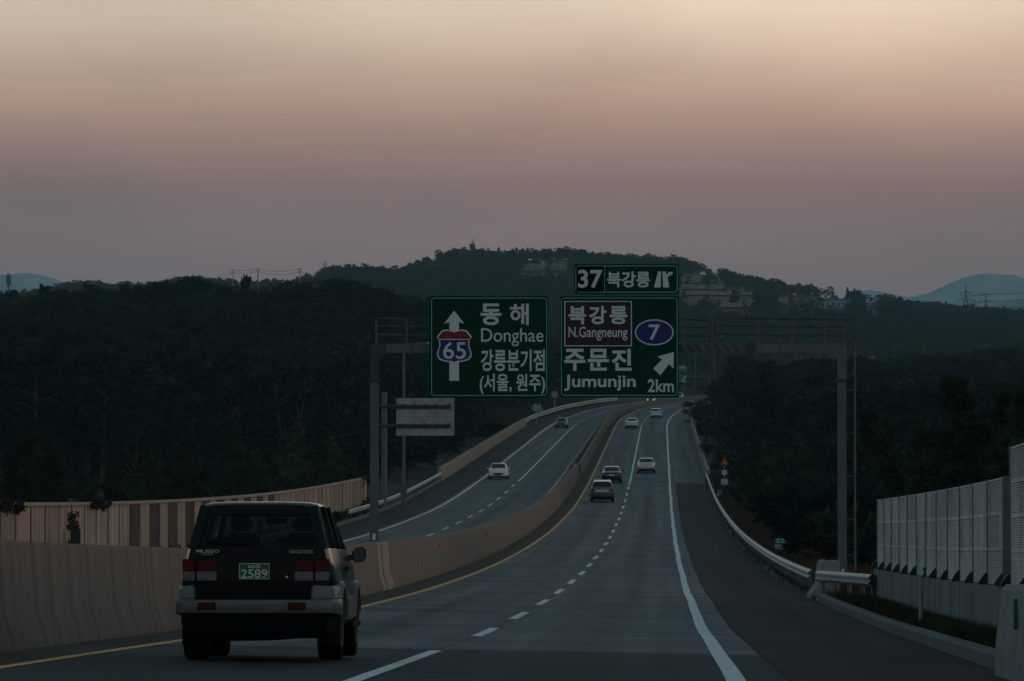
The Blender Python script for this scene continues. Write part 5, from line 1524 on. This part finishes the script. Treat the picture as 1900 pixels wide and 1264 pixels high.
RT = [(1290, 760, 742, 'b0'), (1312, 720, 735, 'b1'), (1335, 690, 722, 'p0'), (1362, 640, 705, 'b0'), (1392, 600, 690, 'b1'), (1425, 570, 700, 'p0'), (1340, 520, 790, 'b1'), (1372, 455, 812, 'b0'),
      (1402, 420, 822, 'y0'), (1440, 395, 838, 'b1'), (1478, 360, 828, 'y1'), (1515, 330, 842, 'b0'), (1548, 300, 850, 'y2'), (1598, 262, 812, 'y0'), (1636, 240, 775, 'y1'), (1672, 225, 835, 'b1'),
      (1706, 220, 800, 'y2'), (1748, 212, 835, 'y0'), (1804, 200, 718, 'y1'), (1640, 212, 792, 'y2'), (1868, 215, 742, 'y0'), (1846, 205, 800, 'y2'), (1888, 195, 760, 'y0'), (1925, 190, 742, 'y1'), (1775, 190, 850, 'b0'), (1655, 205, 880, 'b0'), (1600, 225, 900, 'b1')]
RT.sort()
for i, (px, d, top, v) in enumerate(RT):
    tree('pine_tree' if v[0] in 'yp' else 'broadleaf_tree', '%s single tree from the left along the right roadside' % ORD[i], px, d, top, v, 1.3 if v[0] == 'b' else 1.1, 'trees along the right roadside')
# shrubs: low leafy mounds
def shrub(name, label, px, d, o, h, w, m, group, seed, cat='shrub'):
    x = (px - 950) * d / F if px is not None else float(xd(d)) + o
    z0 = (float(zr(d, 6.95)) if x > xd(d) else float(zr(d, -17.2))) - .05 if o is not None else float(land(np.array(x), np.array(d)))
    r = random.Random(seed); b = MB(); st = MB()
    for i in range(9):
        a = r.uniform(0, 6.28); q_ = (math.cos(a) * w * r.uniform(.1, .8), math.sin(a) * w * r.uniform(.1, .8), h * r.uniform(.3, .8))
        leafcloud(b, q_, h * .34, 60, h * .16, r, .8, .3); st.tube([(0, 0, -.1), q_], [.02, .006], 4, caps=False)
    t = thing(name, label, cat, (x, d, z0), group=group)
    b.build('foliage', m, t, fix=False); st.build('stem', 'bark', t, fix=False)
for i, (d, o) in enumerate(((318, -17.7), (328, -17.8), (338, -17.7), (347, -17.8), (356, -17.75), (366, -17.8), (376, -17.9))):
    shrub('shrub', 'low clipped shrub at the foot of the noise wall, %s from the near end' % ORD[i], None, d, o, .75, .55, 'leaf_green', 'shrubs below the noise wall', 40 + i)
for i in range(22):
    d = 190 + i * 12.5 + rng.uniform(-3, 3); o = 10.6 + rng.uniform(0, 2.5) + (1.5 if 370 < d < 445 else 0)
    shrub('shrub', '%s bush from the camera in the scrub behind the right guardrail' % ORD[i], None, d, o, rng.uniform(1.6, 3.2), rng.uniform(1.2, 2.0), ('leaf_green', 'pine_needles', 'leaf_autumn')[i % 3], 'bushes behind the right guardrail', 80 + i)
for i in range(24):
    d = 165 + i * 12.6 + rng.uniform(-3, 3); o = 9.3 + rng.uniform(0, 1.6) + (2.6 if 370 < d < 445 or 195 < d < 224 else 0)
    shrub('shrub', '%s tall dark bush from the camera close behind the right guardrail' % ORD[i], None, d, o, rng.uniform(2.2, 4.2), rng.uniform(1.0, 1.7), ('pine_needles', 'leaf_green')[i % 2], 'tall bushes close behind the right guardrail', 140 + i)
for i in range(20):
    d = 480 + i * 14 + rng.uniform(-4, 4); o = -20.5 - rng.uniform(0, 5)
    shrub('shrub', '%s dark bush from the camera below the left bridge parapet' % ORD[i], None, d, o, rng.uniform(2.5, 4.0), rng.uniform(1.6, 2.6), ('pine_needles', 'leaf_green')[i % 2], 'bushes below the left parapet', 240 + i)
# ivy hanging over the left noise wall
for i, (px, m_, s_) in enumerate(((14, 'vine_red', .42), (128, 'leaf_green', .30), (180, 'vine_red', .32))):
    d = at_o(px, OW); c = W(d, OW + .1, 2.34); r = random.Random(i + 5); b = MB()
    for k in range(22): leafcloud(b, (r.uniform(-.05, .15), r.uniform(-3.6, 3.6) * (.25 if m_ == 'leaf_green' else 1), r.uniform(-.12, .16) - (1.6 * r.random() ** .7 if m_ == 'leaf_green' else 0)), s_ * .34, 30, .10, r)
    o = b.build('creeper', m_, None, c, fix=False)
    tag(o, ('dark red creeper spilling over the noise wall at the left picture edge', 'green creeper hanging down the middle of the left noise wall', 'small dark red creeper on the noise wall coping')[i], 'creeper', 'creepers on the left noise wall')
# grass: nobody could count it
def grass(name, label, m, n, place, h0, h1, w=.012, bl=4):
    b = MB(); r = random.Random(n)
    for _ in range(n):
        x, y, z = place(r)
        for k in range(bl):
            a = r.uniform(0, 6.28); h = r.uniform(h0, h1); dx, dy = math.cos(a), math.sin(a); ln = h * r.uniform(.1, .5); ww = w * r.uniform(.7, 1.5)
            p = Vector((x + r.uniform(-.12, .12), y + r.uniform(-.12, .12), z))
            b.v += [(p.x - dy * ww, p.y + dx * ww, p.z), (p.x + dy * ww, p.y - dx * ww, p.z), (p.x + dx * ln, p.y + dy * ln, p.z + h)]
            i = len(b.v); b.f.append((i - 3, i - 2, i - 1))
    o = b.build(name, m, None, fix=False)
    return tag(o, label, 'grass', kind='stuff')
def pl(d0, d1, o0, o1, dz=.0, pw=1.0):
    def f(r):
        d = d0 + (d1 - d0) * r.random() ** pw; o = r.uniform(o0, o1)
        return float(xd(d)) + o, d, float(zr(d, 6.95)) + dz
    return f
grass('grass', 'reddish brown dry grass behind the long right guardrail', 'dry_grass', 9000, pl(138, 480, 7.5, 10.5, .0, 1.2), .35, .95, .014, 4)
grass('grass', 'short green and brown grass on the strip below the noise barrier', 'green_grass', 6500, pl(50, 136, 7.2, 8.2, .12, 1.0), .05, .22, .008, 4)
grass('grass', 'low green weeds along the kerb under the guardrail', 'green_grass', 3500, pl(142, 470, 6.95, 7.4, .05, 1.3), .08, .30, .010, 4)
def plL(r):
    d = r.uniform(752, 1050); o = r.uniform(-30, -17.8); return float(xd(d)) + o, d, float(zr(d, -17.2)) + .02 + 1.2 * max(0, (-17.2 - o) / 12.8 - .15)
grass('grass', 'dry olive grass on the bank beyond the oncoming bridge', 'green_grass', 3000, plL, .6, 1.8, .05, 4)

# ------------------------------------------------------------------ the air: one even haze round everything
hz = MB().box(-2300, 2500, -300, 13900, -12, 680).build('haze', None, None)
hm = bpy.data.materials.new('haze'); hm.use_nodes = True
hn = hm.node_tree.nodes; hn.clear()
ho = hn.new('ShaderNodeOutputMaterial'); hv = hn.new('ShaderNodeVolumePrincipled')
hv.inputs['Color'].default_value = (.55, .87, .95, 1)
hv.inputs['Density'].default_value = 7.5e-5
hv.inputs['Anisotropy'].default_value = 0.0
hm.node_tree.links.new(hv.outputs[0], ho.inputs['Volume'])
hz.data.materials.append(hm)
hz['kind'] = 'stuff'
tag(hz, 'thin bluish evening haze lying over the valley and hills', 'haze')
